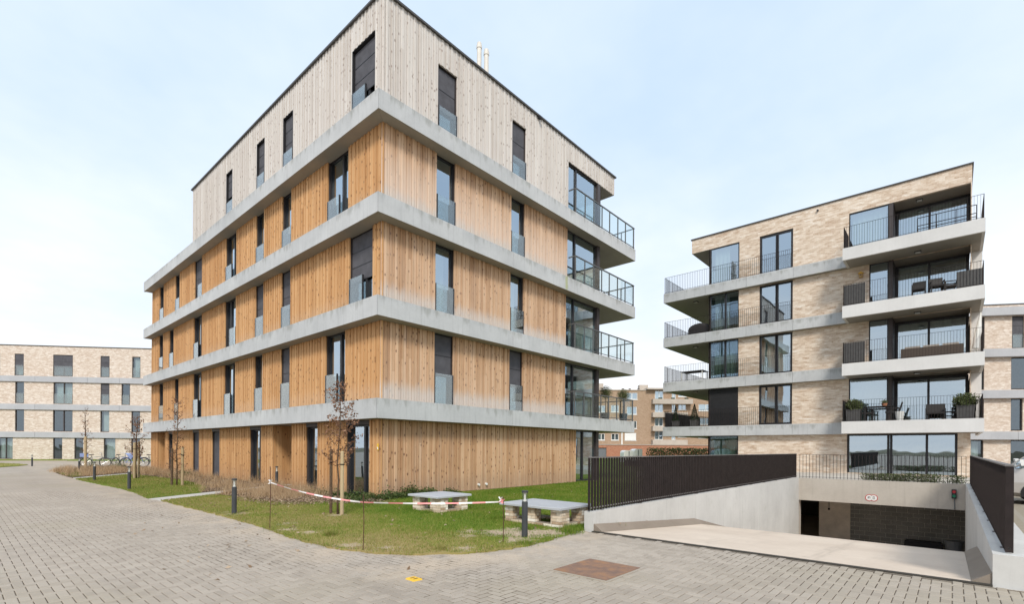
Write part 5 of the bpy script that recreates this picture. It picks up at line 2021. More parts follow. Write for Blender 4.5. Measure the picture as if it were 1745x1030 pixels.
# dead leaves on the bed by the street lawn
lq = np.concatenate([scatter([(5.7, 17.4), (5.75, 15.0), (5.9, 13.3), (6.8, 12.8), (7.4, 11.9), (8.3, 12.3), (8.55, 13.0), (8.55, 19.2)], 9000),
                     scatter(BED2, 6000), scatter([(5.3, 15.5), (5.6, 13.0), (6.9, 12.3), (7.6, 11.4), (8.4, 11.8), (7.5, 13.5), (6, 16.5)], 3500),
                     np.array((9.2, 5.7)) + RNG.normal(size=(700, 2)) * (0.25, 0.25), scatter(LAWN1, 900), scatter([(1.5, 5), (4.2, 5.2), (4.0, 12), (2.4, 14)], 60)])
lz = np.where(inside(LAWN1, lq[:, 0], lq[:, 1]), RNG.uniform(0.035, 0.06, len(lq)), np.where(lq[:, 0] < 3.9, 0.012, RNG.uniform(0.03, 0.075, len(lq))))
tag(leaf_cloud('leaf_litter', 'litter_leaf', np.column_stack([lq, lz]), 0.065, flat=0.6, aspect=0.65), 'fallen brown leaves lying on the planting beds', 'leaves', None, 'stuff')
# ivy and low evergreen cover at the building corner
cq = []
for cx_, cy_, rx_, ry_, n_, hz_ in ((8.15, 13.1, .35, .6, 1500, .16), (8.1, 14.2, .3, .5, 700, .12), (8.7, 12.5, .5, .25, 1500, .18), (9.5, 12.62, .5, .2, 1500, .24), (10.2, 12.6, .45, .2, 1000, .20), (7.6, 12.6, .4, .4, 700, .1), (8.0, 15.5, .3, .6, 400, .12),
                                     (11.2, 12.7, .35, .15, 350, .13), (7.6, 28.2, .5, .5, 500, .3), (7.4, 41.5, .5, .6, 600, .4), (6.2, 41.8, .6, .6, 600, .4)):
    a_ = RNG.normal(size=(n_, 3)) * (rx_ * .6, ry_ * .6, 0)
    a_[:, 2] = np.abs(RNG.normal(size=n_)) * hz_ * 0.6 * np.exp(-(a_[:, 0] / rx_) ** 2) + 0.03
    cq.append(a_ + (cx_, cy_, 0))
cq = np.concatenate(cq)
cq = cq[~((cq[:, 0] > WX - 0.03) & (cq[:, 1] > WY - 0.03))]
tag(leaf_cloud('ivy', 'ivy_leaf', cq, 0.055, flat=0.35), 'dark green ivy and low evergreens at the foot of the larch corner', 'ivy', None, 'stuff')
# planting along the portal edge and round the fence foot
pq = []
for i in range(9):
    y = 2.55 - i * 0.33 + random.uniform(-0.05, .05)
    if 0.25 < y < 0.5:
        continue
    n_ = 420
    a_ = RNG.normal(size=(n_, 3)) * (0.13, 0.15, 0.0)
    a_[:, 2] = RNG.uniform(0, 0.36, n_) * random.uniform(0.7, 1.0)
    pq.append(a_ + (PX + 0.5, y, 0.32))
tag(leaf_cloud('ground_cover', 'olive_leaf', np.concatenate(pq), 0.075, aspect=0.5), 'low grey green shrubs growing along the top of the garage lintel', 'shrubs', None, 'stuff')


# ------------------------------------------------------------------ young trees with their stakes
def young_tree(x, y, h, r_tr, crown, n_leaf, lsize, label, seed, lean=0.0, br_n=26, low=0.35):
    rnd = random.Random(seed)
    t_ = thing('young_tree', label, 'tree', (x, y, 0.02), 'young street trees')
    mb = MB()
    pts = []
    for i in range(9):
        q = i / 8
        pts.append((x + rnd.uniform(-.02, .02) * (i > 0) + lean * q * q, y + rnd.uniform(-.02, .02) * (i > 0), 0.02 + h * q))
    mb.tube(pts, [r_tr * (1 - 0.88 * i / 8) for i in range(9)], 8)
    mb.build('trunk', 'bark', t_, smooth=True)
    mb = MB()
    lp = []
    for b in range(br_n):
        q = low + (0.96 - low) * (b + rnd.random()) / br_n
        i = min(7, int(q * 8))
        f_ = q * 8 - i
        p0 = Vector(pts[i]).lerp(Vector(pts[i + 1]), f_)
        an = b * 2.4 + rnd.uniform(-.5, .5)
        L = crown * (1.0 - 0.65 * abs(q - low - 0.12) / (1 - low)) * rnd.uniform(0.5, 1.1)
        up_ = rnd.uniform(0.25, 0.9)
        p1 = p0 + Vector((math.cos(an), math.sin(an), up_)) * L * 0.55
        p2 = p1 + Vector((math.cos(an + .3), math.sin(an + .3), up_ + .5)) * L * 0.5
        mb.tube([p0, p1, p2], [r_tr * 0.28 * (1.1 - q), r_tr * 0.18 * (1.1 - q) + .002, 0.002], 5)
        m_ = max(2, int(n_leaf / br_n * L / crown * 1.5))
        for _ in range(m_):
            s_ = rnd.random() ** 0.7
            p = p0.lerp(p1, s_ * 2) if s_ < 0.5 else p1.lerp(p2, s_ * 2 - 1)
            lp.append((p.x + rnd.gauss(0, .045), p.y + rnd.gauss(0, .045), p.z + rnd.gauss(0, .04)))
    mb.build('branches', 'bark', t_)
    leaf_cloud('crown', 'brown_leaf', np.array(lp), lsize, t_, aspect=0.6)
    return t_


def stake(x, y, h, r, label, dark=False):
    t_ = thing('tree_stake', label, 'stake', (x, y, 0), 'wooden stakes beside young trees')
    mb = MB()
    mb.tube([(x, y, 0), (x, y, h - 0.02), (x, y, h)], [r, r, r * 0.8], 10)
    mb.build('post', 'bark' if dark else 'stake_wood', t_, smooth=False)
    mb = MB()
    mb.ring((x, y, h - 0.30), r + 0.006, 0.012, (0, 0, 1), 14, 4)
    mb.build('tie_strap', 'strap_black', t_)
    return t_


young_tree(5.86, 10.46, 3.05, 0.026, 0.50, 950, 0.07, 'nearest young tree with clinging brown leaves, between two stakes on the patchy lawn', 3, 0.06)
stake(5.86, 10.28, 1.46, 0.040, 'pale thick stake beside the nearest young tree')
stake(5.80, 10.66, 1.50, 0.034, 'grey weathered stake just behind the nearest young tree', True)
young_tree(5.85, 22.5, 3.5, 0.03, 0.48, 560, 0.075, 'slim tree with brown leaves down its stem on the second lawn strip', 5, 0.0, 34, 0.14)
stake(6.0, 22.35, 1.5, 0.05, 'wooden stake tied to the slim tree on the second lawn strip')
stake(5.72, 22.62, 1.45, 0.045, 'dark stake behind the slim tree on the second lawn strip', True)
young_tree(5.83, 28.76, 3.0, 0.05, 0.52, 560, 0.085, 'bushy brown leaved tree by the farther entrance path', 9, 0.05, 30, 0.3)
stake(5.72, 28.5, 1.7, 0.055, 'stake on the street side of the bushy brown leaved tree')
stake(5.98, 28.96, 1.75, 0.055, 'stake on the wall side of the bushy brown leaved tree')
young_tree(5.65, 40.63, 3.9, 0.06, 0.42, 240, 0.10, 'thin bare topped tree in the farthest bed near the bicycles', 12, 0.0, 22, 0.25)
stake(5.60, 40.2, 2.1, 0.07, 'thick brown stake at the thin tree near the bicycles')

# ------------------------------------------------------------------ bollard lamps
bl0 = thing('bollard_lamp', 'x', 'bollard lamp', (0, 0, 0), 'dark grey bollard lamps along the lawns')
mb = MB()
mb.lathe((0, 0, 0), [(0.052, -0.02), (0.052, 0.60), (0.046, 0.605), (0.046, 0.615)], 18)
mb.build('post', 'bollard_paint', bl0, smooth=False)
mb = MB()
mb.tube([(0, 0, 0.615), (0, 0, 0.765)], [0.050, 0.050], 18, caps=False)
mb.build('lantern', 'lantern_glass', bl0, smooth=True)
mb = MB()
mb.lathe((0, 0, 0.615), [(0.03, 0), (0.022, 0.03), (0.018, 0.04), (0.018, 0.12), (0.035, 0.15)], 12)
mb.build('lamp_core', 'white_paint', bl0)
mb = MB()
mb.lathe((0, 0, 0.765), [(0.054, 0), (0.056, 0.006), (0.056, 0.03), (0.05, 0.036)], 18)
mb.build('cap', 'bollard_paint', bl0)
SPOTS = [(4.29, 12.19, 'bollard lamp on the sandy street edge of the lawn before the first entrance path'),
         (6.58, 5.52, 'bollard lamp standing in front of the larger stone table'),
         (4.20, 21.65, 'bollard lamp at the street edge of the second lawn strip, nearer of its two'),
         (4.24, 28.23, 'bollard lamp on the second lawn strip close to the farther path'),
         (8.05, 18.75, 'bollard lamp beside the nearer boarded entrance behind the tape'),
         (5.04, 38.14, 'bollard lamp in the farthest dry bed beside the thin tree'),
         (8.45, 40.8, 'bollard lamp at the end of the larch wall near the bicycles'),
         (4.05, 50.6, 'distant bollard lamp in front of the long beige block')]
for i, (x, y, lab) in enumerate(SPOTS):
    o = bl0 if i == 0 else copy_tree(bl0)
    o.location = (x, y, 0.02)
    o.rotation_euler = (0, 0, i * 0.9)
    o['label'] = lab


# ------------------------------------------------------------------ stone tables
def stone_table(x0, x1, y0, y1, zt, piers, label):
    """slab of bluestone on brick piers that stand on a low brick course"""
    t_ = thing('stone_table', label, 'table', ((x0 + x1) / 2, (y0 + y1) / 2, 0.02), 'stone slab tables on brick piers')
    mb = MB()
    b = 0.008
    lo, hi = zt - 0.046, zt
    mb.hexa([(x0, y0, lo), (x1, y0, lo), (x1, y1, lo), (x0, y1, lo), (x0, y0, hi - b), (x1, y0, hi - b), (x1, y1, hi - b), (x0, y1, hi - b)], skip=(1,))
    mb.hexa([(x0, y0, hi - b), (x1, y0, hi - b), (x1, y1, hi - b), (x0, y1, hi - b), (x0 + b, y0 + b, hi), (x1 - b, y0 + b, hi), (x1 - b, y1 - b, hi), (x0 + b, y1 - b, hi)], skip=(0,))
    mb.build('table_top', 'bluestone', t_)
    core = MB()
    unit = MB()
    unit.box(0, 1, 0, 1, 0, 1)
    me = unit.mesh('brick', ['facing_brick'])
    bh = 0.051
    n = int((lo - 0.02) / bh)
    bh = (lo - 0.02) / n
    ix0, ix1, iy0, iy1 = x0 + 0.09, x1 - 0.07, y0 + 0.06, y1 - 0.07

    def lay(a0, a1, c0, c1, za, rows, off):
        """a brick-faced pier or plinth: bricks on its four sides, mortar core"""
        core.box(a0 + 0.008, a1 - 0.008, c0 + 0.008, c1 - 0.008, za, za + rows * bh)
        for r in range(rows):
            z = za + r * bh
            sh = 0.105 if (r + off) % 2 else 0.0
            for horiz, s0, s1, fixed in ((False, c0, c1, a0), (False, c0, c1, a1 - 0.07), (True, a0 + 0.07, a1 - 0.07, c0), (True, a0 + 0.07, a1 - 0.07, c1 - 0.07)):
                q = s0 - sh
                while q < s1 - 0.01:
                    e0, e1 = max(q, s0), min(q + 0.205, s1)
                    if e1 - e0 > 0.02:
                        j = random.uniform(-0.004, 0.004)
                        if horiz:
                            inst('brick', me, t_, (e0 + .004, fixed + j, z + .005), (e1 - e0 - .008, 0.07, bh - .009))
                        else:
                            inst('brick', me, t_, (fixed + j, e0 + .004, z + .005), (0.07, e1 - e0 - .008, bh - .009))
                    q += 0.212

    lay(ix0, ix0 + 0.2, iy0, iy1, 0.02, 1, 0)
    lay(ix1 - 0.2, ix1, iy0, iy1, 0.02, 1, 1)
    lay(ix0 + 0.2, ix1 - 0.2, iy0, iy0 + 0.18, 0.02, 1, 1)
    lay(ix0 + 0.2, ix1 - 0.2, iy1 - 0.18, iy1, 0.02, 1, 1)
    for a0, a1, c0, c1 in piers(ix0, ix1, iy0, iy1):
        lay(a0, a1, c0, c1, 0.02 + bh, n - 1, 0)
    core.build('mortar_core', 'mortar', t_)
    return t_


def piers_big(a, b, c, d):
    return [(a, a + 0.30, c, c + 0.24), (b - 0.30, b, c, c + 0.22), (a, a + 0.20, (c + d) / 2 - 0.09, (c + d) / 2 + 0.11),
            (a, a + 0.22, d - 0.22, d), (b - 0.22, b, d - 0.22, d)]


def piers_small(a, b, c, d):
    return [(a, a + 0.30, c, c + 0.30), (b - 0.28, b, c, c + 0.26), (a, a + 0.26, d - 0.28, d), (b - 0.3, b, d - 0.26, d)]


stone_table(7.66, 8.78, 5.55, 7.12, 0.415, piers_big, 'larger stone slab table on five brick piers beside the slat fence')
stone_table(7.46, 8.56, 8.90, 10.0, 0.415, piers_small, 'smaller square stone slab table on four brick piers nearer the larch wall')

# ------------------------------------------------------------------ barrier tape on thin steel pins
PINS = [(3.96, 9.51, 1.18, 'thin rusty pin at the street edge where the tape begins'),
        (4.08, 6.55, 0.85, 'thin rusty pin at the lawn edge carrying the middle of the tape'),
        (5.92, 5.42, 0.76, 'thin rusty pin before the larger stone table where the tape ends')]
for x, y, h, lab in PINS:
    mb = MB()
    mb.tube([(x, y, -0.05), (x + 0.012, y, h * .5), (x + .006, y + .01, h)], [0.007, 0.007, 0.007], 6)
    tag(mb.build('barrier_pin', 'rebar_rust'), lab, 'pin', 'rusty pins holding the barrier tape')
tp = thing('barrier_tape', 'red and white striped barrier tape sagging between three pins over the lawn', 'tape', (4.5, 7, 0.7))
mbr, mbw = MB(), MB()
pts = []
p0, p1, p2 = Vector((3.97, 9.52, 0.885)), Vector((4.09, 6.56, 0.73)), Vector((5.92, 5.43, 0.685))
N1, N2 = 34, 30
for i in range(N1 + 1):
    q = i / N1
    p = p0.lerp(p1, q)
    p.z -= 0.05 * 4 * q * (1 - q)
    pts.append(p)
for i in range(1, N2 + 1):
    q = i / N2
    p = p1.lerp(p2, q)
    p.z -= 0.022 * 4 * q * (1 - q)
    pts.append(p)
for i, (a, b) in enumerate(zip(pts, pts[1:])):
    tw0, tw1 = 0.6 * math.sin(i * 0.21), 0.6 * math.sin((i + 1) * 0.21)
    d = (b - a).normalized()
    s_ = d.cross(Vector((0, 0, 1))).normalized()
    upv = Vector((0, 0, 1))
    w0 = (upv * math.cos(tw0) + s_ * math.sin(tw0)) * 0.012
    w1 = (upv * math.cos(tw1) + s_ * math.sin(tw1)) * 0.012
    th = s_ * 0.0008
    (mbr if (i // 3) % 2 else mbw).hexa([a - w0 - th, b - w1 - th, b - w1 + th, a - w0 + th, a + w0 - th, b + w1 - th, b + w1 + th, a + w0 + th])
for c_, mm in ((p0, mbw), (p2, mbr), (p2 + Vector((-.02, .03, .03)), mbw)):
    for j in range(4):
        an = j * 1.7
        e = Vector((math.cos(an) * .03, math.sin(an) * .03, 0.045 * (1 if j % 2 else -.6)))
        mm.hexa([c_ + Vector((-.006, 0, 0)), c_ + Vector((.006, 0, 0)), c_ + Vector((.006, .006, 0)), c_ + Vector((-.006, .006, 0)),
                 c_ + e + Vector((-.02, 0, 0)), c_ + e + Vector((.02, 0, 0)), c_ + e + Vector((.02, .004, 0)), c_ + e + Vector((-.02, .004, 0))])
tag(mbr.build('red_stripes', 'tape_red', tp), kind='stuff')
tag(mbw.build('white_stripes', 'tape_white', tp), kind='stuff')

# ------------------------------------------------------------------ cover plate and marker in the paving
mb = MB()
mb.box(5.10, 5.95, 3.03, 3.80, -0.02, 0.011)
cv = mb.build('cover_plate', 'rusty_plate')
tag(cv, 'rust brown square steel cover plate set in the paving', 'cover')
mb = MB()
for q in ((5.058, 5.098, 2.988, 3.842), (5.952, 5.992, 2.988, 3.842), (5.098, 5.952, 2.988, 3.028), (5.098, 5.952, 3.802, 3.842)):
    mb.box(*q, -0.02, 0.0055)
mb.build('cover_frame', 'paver', cv)
mb = MB()
mb.hexa([(3.565, 4.655, -0.01), (3.695, 4.655, -0.01), (3.695, 4.825, -0.01), (3.565, 4.825, -0.01),
         (3.575, 4.665, 0.012), (3.685, 4.665, 0.012), (3.685, 4.815, 0.012), (3.575, 4.815, 0.012)])
ym = mb.build('road_marker', 'yellow_paint')
tag(ym, 'small worn yellow marker block set flush in the pavers', 'marker')
mb = MB()
for yy in (4.70, 4.76):
    mb.box(3.60, 3.66, yy, yy + 0.018, 0.0122, 0.0135)
mb.build('marker_figures', 'rebar_rust', ym)


# ------------------------------------------------------------------ bicycles
def bicycle(x, y, rz, frame_mat, label, crate=False):
    t_ = thing('bicycle', label, 'bicycle', (x, y, 0), 'bicycles parked before the long beige block')
    c_, s_ = math.cos(rz), math.sin(rz)

    def P(a, b, z):
        return (x + a * c_ - b * s_, y + a * s_ + b * c_, z)
    ax = (-s_, c_, 0)
    for a in (-0.52, 0.52):
        mb = MB()
        mb.ring(P(a, 0, 0.34), 0.325, 0.02, ax, 22, 5)
        wh = mb.build('wheel', 'rubber', t_)
        mb = MB()
        for k_ in range(10):
            an = k_ * PI / 5
            mb.tube([P(a, 0, 0.34), P(a + .31 * math.cos(an), 0, 0.34 + .31 * math.sin(an))], 0.003, 4)
        mb.ring(P(a, 0, 0.34), 0.30, 0.009, ax, 22, 4)
        mb.build('spokes', 'chrome', wh)
        mb = MB()
        pts_ = [P(a + .37 * math.cos(q), 0, .34 + .37 * math.sin(q)) for q in np.linspace(0.5, 2.7, 8)]
        mb.tube(pts_, 0.016, 5)
        mb.build('mudguard', frame_mat, t_)
    mb = MB()
    for a, b in (((-.52, .34), (-.14, .34)), ((-.52, .34), (-.22, .76)), ((-.14, .34), (-.24, .84)), ((-.14, .34), (.36, .70)), ((-.23, .70), (.34, .78)), ((.52, .34), (.36, .72)), ((.36, .70), (.32, .98))):
        mb.tube([P(a[0], 0, a[1]), P(b[0], 0, b[1])], 0.018, 6)
    mb.build('frame', frame_mat, t_)
    mb = MB()
    mb.tube([P(.22, -.28, 1.0), P(.30, -.18, 1.03), P(.33, 0, 1.0), P(.30, .18, 1.03), P(.22, .28, 1.0)], 0.014, 6)
    mb.build('handlebar', 'chrome', t_)
    mb = MB()
    mb.hexa([P(-.36, -.09, .86), P(-.10, -.03, .88), P(-.10, .03, .88), P(-.36, .09, .86), P(-.36, -.09, .92), P(-.10, -.02, .92), P(-.10, .02, .92), P(-.36, .09, .92)])
    mb.build('saddle', 'rubber', t_)
    mb = MB()
    mb.box(-.01, .01, -.01, .01, 0, .01)
    mb = MB()
    for b in (-.07, .07):
        mb.tube([P(-.85, b, .72), P(-.35, b, .72)], 0.008, 5)
        mb.tube([P(-.52, b, .34), P(-.66, b, .72)], 0.006, 5)
    mb.build('carrier', frame_mat, t_)
    if crate:
        mb = MB()
        o_ = [(-.85, -.17), (-.40, -.17), (-.40, .17), (-.85, .17)]
        for (a0, b0), (a1, b1) in zip(o_, o_[1:] + o_[:1]):
            q = [P(a0, b0, .74), P(a1, b1, .74), P(a1, b1, 1.0), P(a0, b0, 1.0)]
            mb.face(q)
        mb.face([P(a, b, .745) for a, b in o_])
        tag(mb.build('bicycle_crate', 'blue_plastic'), 'pale blue plastic crate on the carrier of a bicycle', 'crate')
    return t_


BK = (0.94, -0.33)
for i, (x, y, rz, mt, lab, cr) in enumerate(((6.9, 45.5, -0.2, 'bike_metal', 'grey bicycle with a blue crate on its carrier', True),
                                             (8.25, 44.9, 0.7, 'bike_metal', 'grey bicycle turned across the row beside the draped one', False),
                                             (8.9, 44.3, -0.35, 'blue_plastic', 'bicycle with pale blue frame in front of the entrance', False),
                                             (9.9, 43.9, -0.1, 'bike_metal', 'dark bicycle closest to the larch block', False))):
    bicycle(x, y, rz, mt, lab, cr)
mb = MB()
q0 = Vector((8.65, 44.25, 0.98))
dx_ = Vector((0.75, -0.66, 0))
for a, b, c_ in (((-.35, 0.02), (.35, 0.06), (0.02, -.42)), ):
    A_ = q0 + dx_ * a[0] + Vector((0, 0, a[1]))
    B_ = q0 + dx_ * b[0] + Vector((0, 0, b[1]))
    C_ = q0 + dx_ * c_[0] + Vector((0, 0, c_[1]))
    nrm = Vector((-.66, -.75, 0)) * 0.012
    mid = (A_ + B_ + C_) / 3 + nrm * 6
    mb.face([A_, mid, B_])
    mb.face([B_, mid, C_])
    mb.face([C_, mid, A_])
    mb.face([A_ - nrm, B_ - nrm, C_ - nrm])
    for p_, q_ in ((A_, B_), (B_, C_), (C_, A_)):
        mb.face([p_, q_, q_ - nrm, p_ - nrm])
tag(mb.build('rain_cover', 'blue_plastic'), 'pale blue rain cover draped over the bicycles', 'cover')


# ------------------------------------------------------------------ silver car beyond the thick wall
def car(fx, fy, label):
    """front bumper at (fx, fy) on the car's near side, nose towards +y; body lofted from cross sections"""
    t_ = thing('parked_car', label, 'car', (fx + 0.9, fy - 2.2, 0))
    L, Wd = 4.5, 1.82
    # stations along the length: s from the nose, (half width low, half width high, sill z, belt z)
    st = [(0.0, .66, .62, .36, .80), (0.08, .80, .76, .28, .96), (0.28, .88, .84, .24, 1.04), (0.6, .91, .87, .21, 1.09), (1.25, .91, .88, .20, 1.10),
          (2.0, .91, .88, .20, 1.10), (3.0, .91, .88, .20, 1.10), (3.9, .90, .86, .22, 1.10), (4.35, .84, .80, .28, 1.06), (4.5, .74, .70, .36, .95)]

    def ringp(s, wl, wh, z0, z1):
        cx_ = fx + Wd / 2
        y = fy - s
        half = [(0, z0), (wl * .8, z0), (wl, z0 + .12), (wl + .01, (z0 + z1) / 2), (wh, z1 - .04), (wh * .93, z1), (0, z1 + .02)]
        pr = [(cx_ - a, y, z) for a, z in half] + [(cx_ + a, y, z) for a, z in half[::-1][1:-1]]
        return pr
    mb = MB()
    rg = [ringp(*q) for q in st]
    n = len(rg[0])
    for a, b in zip(rg, rg[1:]):
        for k_ in range(n):
            mb.face([a[k_], a[(k_ + 1) % n], b[(k_ + 1) % n], b[k_]])
    mb.face(rg[0])
    mb.face(rg[-1][::-1])
    mb.build('body', 'car_paint', t_, smooth=False)
    cab = [(.40, .82, 1.06, 1.10), (1.0, .72, 1.09, 1.66), (1.7, .68, 1.1, 1.76), (3.5, .68, 1.1, 1.74), (4.3, .76, 1.08, 1.12)]
    mb, mg = MB(), MB()
    cx_ = fx + Wd / 2
    for (s0, w0, b0, z0), (s1, w1, b1, z1) in zip(cab, cab[1:]):
        y0, y1 = fy - s0, fy - s1
        bw = .84
        mb.face([(cx_ - w0, y0, z0), (cx_ + w0, y0, z0), (cx_ + w1, y1, z1), (cx_ - w1, y1, z1)], 0 if z0 > 1.3 and z1 > 1.3 else 1)
        for sg_ in (-1, 1):
            mb.face([(cx_ + sg_ * bw, y0, b0), (cx_ + sg_ * bw, y1, b1), (cx_ + sg_ * w1, y1, z1), (cx_ + sg_ * w0, y0, z0)], 1)
            mg.tube([(cx_ + sg_ * w0, y0, z0), (cx_ + sg_ * w1, y1, z1)], 0.03, 6)
    mb.build('cabin', ['car_paint', 'window_glass'], t_)
    mg.build('roof_pillars', 'car_paint', t_)
    mb = MB()
    mb.box(cx_ - .62, cx_ + .62, fy - 3.6, fy - 1.5, .5, .95)
    mb.build('interior', 'car_dark', t_)
    for s in (0.85, 3.55):
        for sg_ in (-1, 1):
            x_ = cx_ + sg_ * .83
            x_ = cx_ + sg_ * .86
            mb = MB()
            mb.ring((x_, fy - s, .32), .235, .085, (1, 0, 0), 22, 8)
            wh = mb.build('wheel', 'rubber', t_)
            mb = MB()
            mb.tube([(x_ - .07, fy - s, .32), (x_ + .07, fy - s, .32)], [.2, .2], 16)
            mb.build('rim', 'chrome', wh)
            mb = MB()
            arch = [(fy - s + .36 * math.cos(q), .33 + .36 * math.sin(q)) for q in np.linspace(-0.3, PI + 0.3, 16)]
            mb.face([(cx_ + sg_ * .923, a, b) for a, b in arch])
            mb.build('wheel_arch', 'car_dark', t_)
    for sg_ in (-1, 1):
        mb = MB()
        mb.hexa([(cx_ + sg_ * .86, fy - .52, 1.12), (cx_ + sg_ * 1.06, fy - .49, 1.14), (cx_ + sg_ * 1.06, fy - .57, 1.14), (cx_ + sg_ * .86, fy - .58, 1.12),
                 (cx_ + sg_ * .88, fy - .49, 1.30), (cx_ + sg_ * 1.05, fy - .46, 1.32), (cx_ + sg_ * 1.05, fy - .57, 1.32), (cx_ + sg_ * .88, fy - .58, 1.30)])
        mb.build('wing_mirror', 'white_paint', t_)
        mb = MB()
        mb.hexa([(cx_ + sg_ * .40, fy + .005, .60), (cx_ + sg_ * .72, fy - .10, .62), (cx_ + sg_ * .72, fy - .2, .62), (cx_ + sg_ * .40, fy - .1, .60),
                 (cx_ + sg_ * .42, fy - .02, .74), (cx_ + sg_ * .70, fy - .12, .76), (cx_ + sg_ * .70, fy - .2, .76), (cx_ + sg_ * .42, fy - .1, .74)])
        mb.build('headlight', 'lamp_glass', t_)
        mb = MB()
        mb.box(cx_ + sg_ * .905 - .01, cx_ + sg_ * .905 + .01, fy - 2.0, fy - 1.85, .80, .83)
        mb.build('door_handle', 'chrome', t_)
    mb = MB()
    mb.box(cx_ - .5, cx_ + .5, fy - .03, fy + .012, .36, .52)
    mb.build('grille', 'car_dark', t_)
    return t_


car(20.6, -0.98, 'silver parked car showing only its nose and mirror past the slat fence')

# ------------------------------------------------------------------ things on the balconies
Z1 = TB[0]


def potted(name, label, cat, x, y, z, pot, foliage, group=None):
    """pot = (r0, r1, h, mat); foliage = (mat, n, fn, leaf)"""
    t_ = thing(name, label, cat, (x, y, z), group)
    r0, r1, h, mt, square = pot
    mb = MB()
    if square:
        mb.hexa([(x - r0, y - r0, z), (x + r0, y - r0, z), (x + r0, y + r0, z), (x - r0, y + r0, z), (x - r1, y - r1, z + h), (x + r1, y - r1, z + h), (x + r1, y + r1, z + h), (x - r1, y + r1, z + h)])
        mb.box(x - r1 - .015, x + r1 + .015, y - r1 - .015, y + r1 + .015, z + h - 0.04, z + h - 0.002)
    else:
        mb.lathe((x, y, z), [(r0, 0), (r1, h), (r1 * .9, h), (r1 * .85, h - .04)], 16)
    mb.build('pot', mt, t_)
    mat, n, fn, leaf, stem = foliage
    if stem:
        mb = MB()
        mb.tube([(x, y, z + h * .5), (x + .02, y, z + stem)], [0.025, 0.018], 6)
        mb.build('stem', 'bark', t_)
    leaf_cloud('foliage', mat, fn(n) + np.array((x, y, z)), leaf, t_, aspect=0.5)
    return t_


def ball(cz, r, sq=1.0):
    def f(n):
        a = RNG.normal(size=(n, 3))
        a /= np.linalg.norm(a, axis=1)[:, None]
        a *= (RNG.random(n) ** 0.4)[:, None] * r * (1 + 0.25 * np.sin(a[:, :1] * 7 + a[:, 1:2] * 5))
        a[:, 2] = a[:, 2] * sq + cz
        return a
    return f


def cone(z0, h, r):
    def f(n):
        t = RNG.random(n) ** 1.4
        an = RNG.uniform(0, 2 * PI, n)
        rr = r * (1 - t) ** 0.8 * np.sqrt(RNG.uniform(0.3, 1, n))
        return np.column_stack([rr * np.cos(an), rr * np.sin(an), z0 + h * t])
    return f


potted('potted_tree', 'round potted olive tree standing back from the glass corner of the larch balcony', 'potted tree', 22.2, 13.3, TOP[0], (.18, .22, .4, 'planter_grey', False),
       ('olive_leaf', 3000, ball(1.42, .32), .045, 1.3), 'olive trees in pots')
potted('potted_tree', 'round potted olive tree right at the glass corner of the larch balcony', 'potted tree', 23.35, 12.92, TOP[0], (.18, .22, .4, 'planter_grey', False),
       ('olive_leaf', 3000, ball(1.36, .31), .045, 1.25), 'olive trees in pots')
potted('potted_conifer', 'small cone shaped conifer at the outer end of the lowest brick balcony', 'potted tree', 33.0, 14.25, Z1, (.17, .2, .45, 'planter_grey', True),
       ('conifer_leaf', 1500, cone(.42, 1.05, .24), .06, .9), 'conifers on the lowest balcony')
potted('potted_conifer', 'fuller cone shaped conifer on the lowest brick balcony nearer the black shutter', 'potted tree', 33.0, 12.95, Z1, (.2, .23, .5, 'planter_grey', True),
       ('conifer_leaf', 1900, cone(.45, 1.1, .30), .06, .9), 'conifers on the lowest balcony')
potted('planter', 'tall grey planter with a round green shrub beside the patio table', 'planter', 31.2, 3.88, Z1, (.28, .3, .62, 'planter_grey', True),
       ('olive_leaf', 2200, ball(.84, .38, .75), .10, None), 'shrubs in grey planters')
potted('planter', 'grey planter with a wide green shrub at the outer balcony corner', 'planter', 31.2, -0.42, Z1, (.28, .32, .62, 'planter_grey', True),
       ('olive_leaf', 2400, ball(.86, .44, .7), .10, None), 'shrubs in grey planters')


def patio_chair(x, y, z, rz, label, mat='patio_dark', lounge=False):
    t_ = thing('patio_chair', label, 'chair', (x, y, z), 'dark chairs on the balconies')
    c_, s_ = math.cos(rz), math.sin(rz)
    w2 = .36 if lounge else .26
    sh = .34 if lounge else .44

    def bx(nm, a0, a1, b0, b1, z0, z1, tilt=0.0):
        mb = MB()
        q = []
        for zz, sh_ in ((z0, 0), (z1, tilt)):
            for a, b in ((a0, b0), (a1, b0), (a1, b1), (a0, b1)):
                a2 = a + sh_
                q.append((x + a2 * c_ - b * s_, y + a2 * s_ + b * c_, z + zz))
        mb.hexa(q)
        return mb.build(nm, mat, t_)
    bx('seat', -.25, .28, -w2, w2, sh - .05, sh + .03)
    bx('backrest', -.29, -.24, -w2, w2, sh + .03, .80 if lounge else .92, -.12)
    for b in (-w2, w2 - .04):
        bx('armrest', -.28, .26, b, b + .04, sh + .18, sh + .22)
        bx('leg', .22, .26, b, b + .04, 0, sh + .18)
        bx('leg', -.27, -.23, b, b + .04, 0, sh + .18)
    return t_


def patio_table(x, y, z, lx, ly, h, label, top='patio_dark', leg='patio_dark'):
    t_ = thing('patio_table', label, 'table', (x, y, z))
    mb = MB()
    mb.box(x - lx, x + lx, y - ly, y + ly, z + h - .035, z + h)
    mb.build('table_top', top, t_)
    for a in (-1, 1):
        for b in (-1, 1):
            mb = MB()
            px_, py_ = x + a * (lx - .06), y + b * (ly - .06)
            mb.box(px_ - .03, px_ + .03, py_ - .03, py_ + .03, z, z + h - .035)
            mb.build('leg', leg, t_)
    return t_


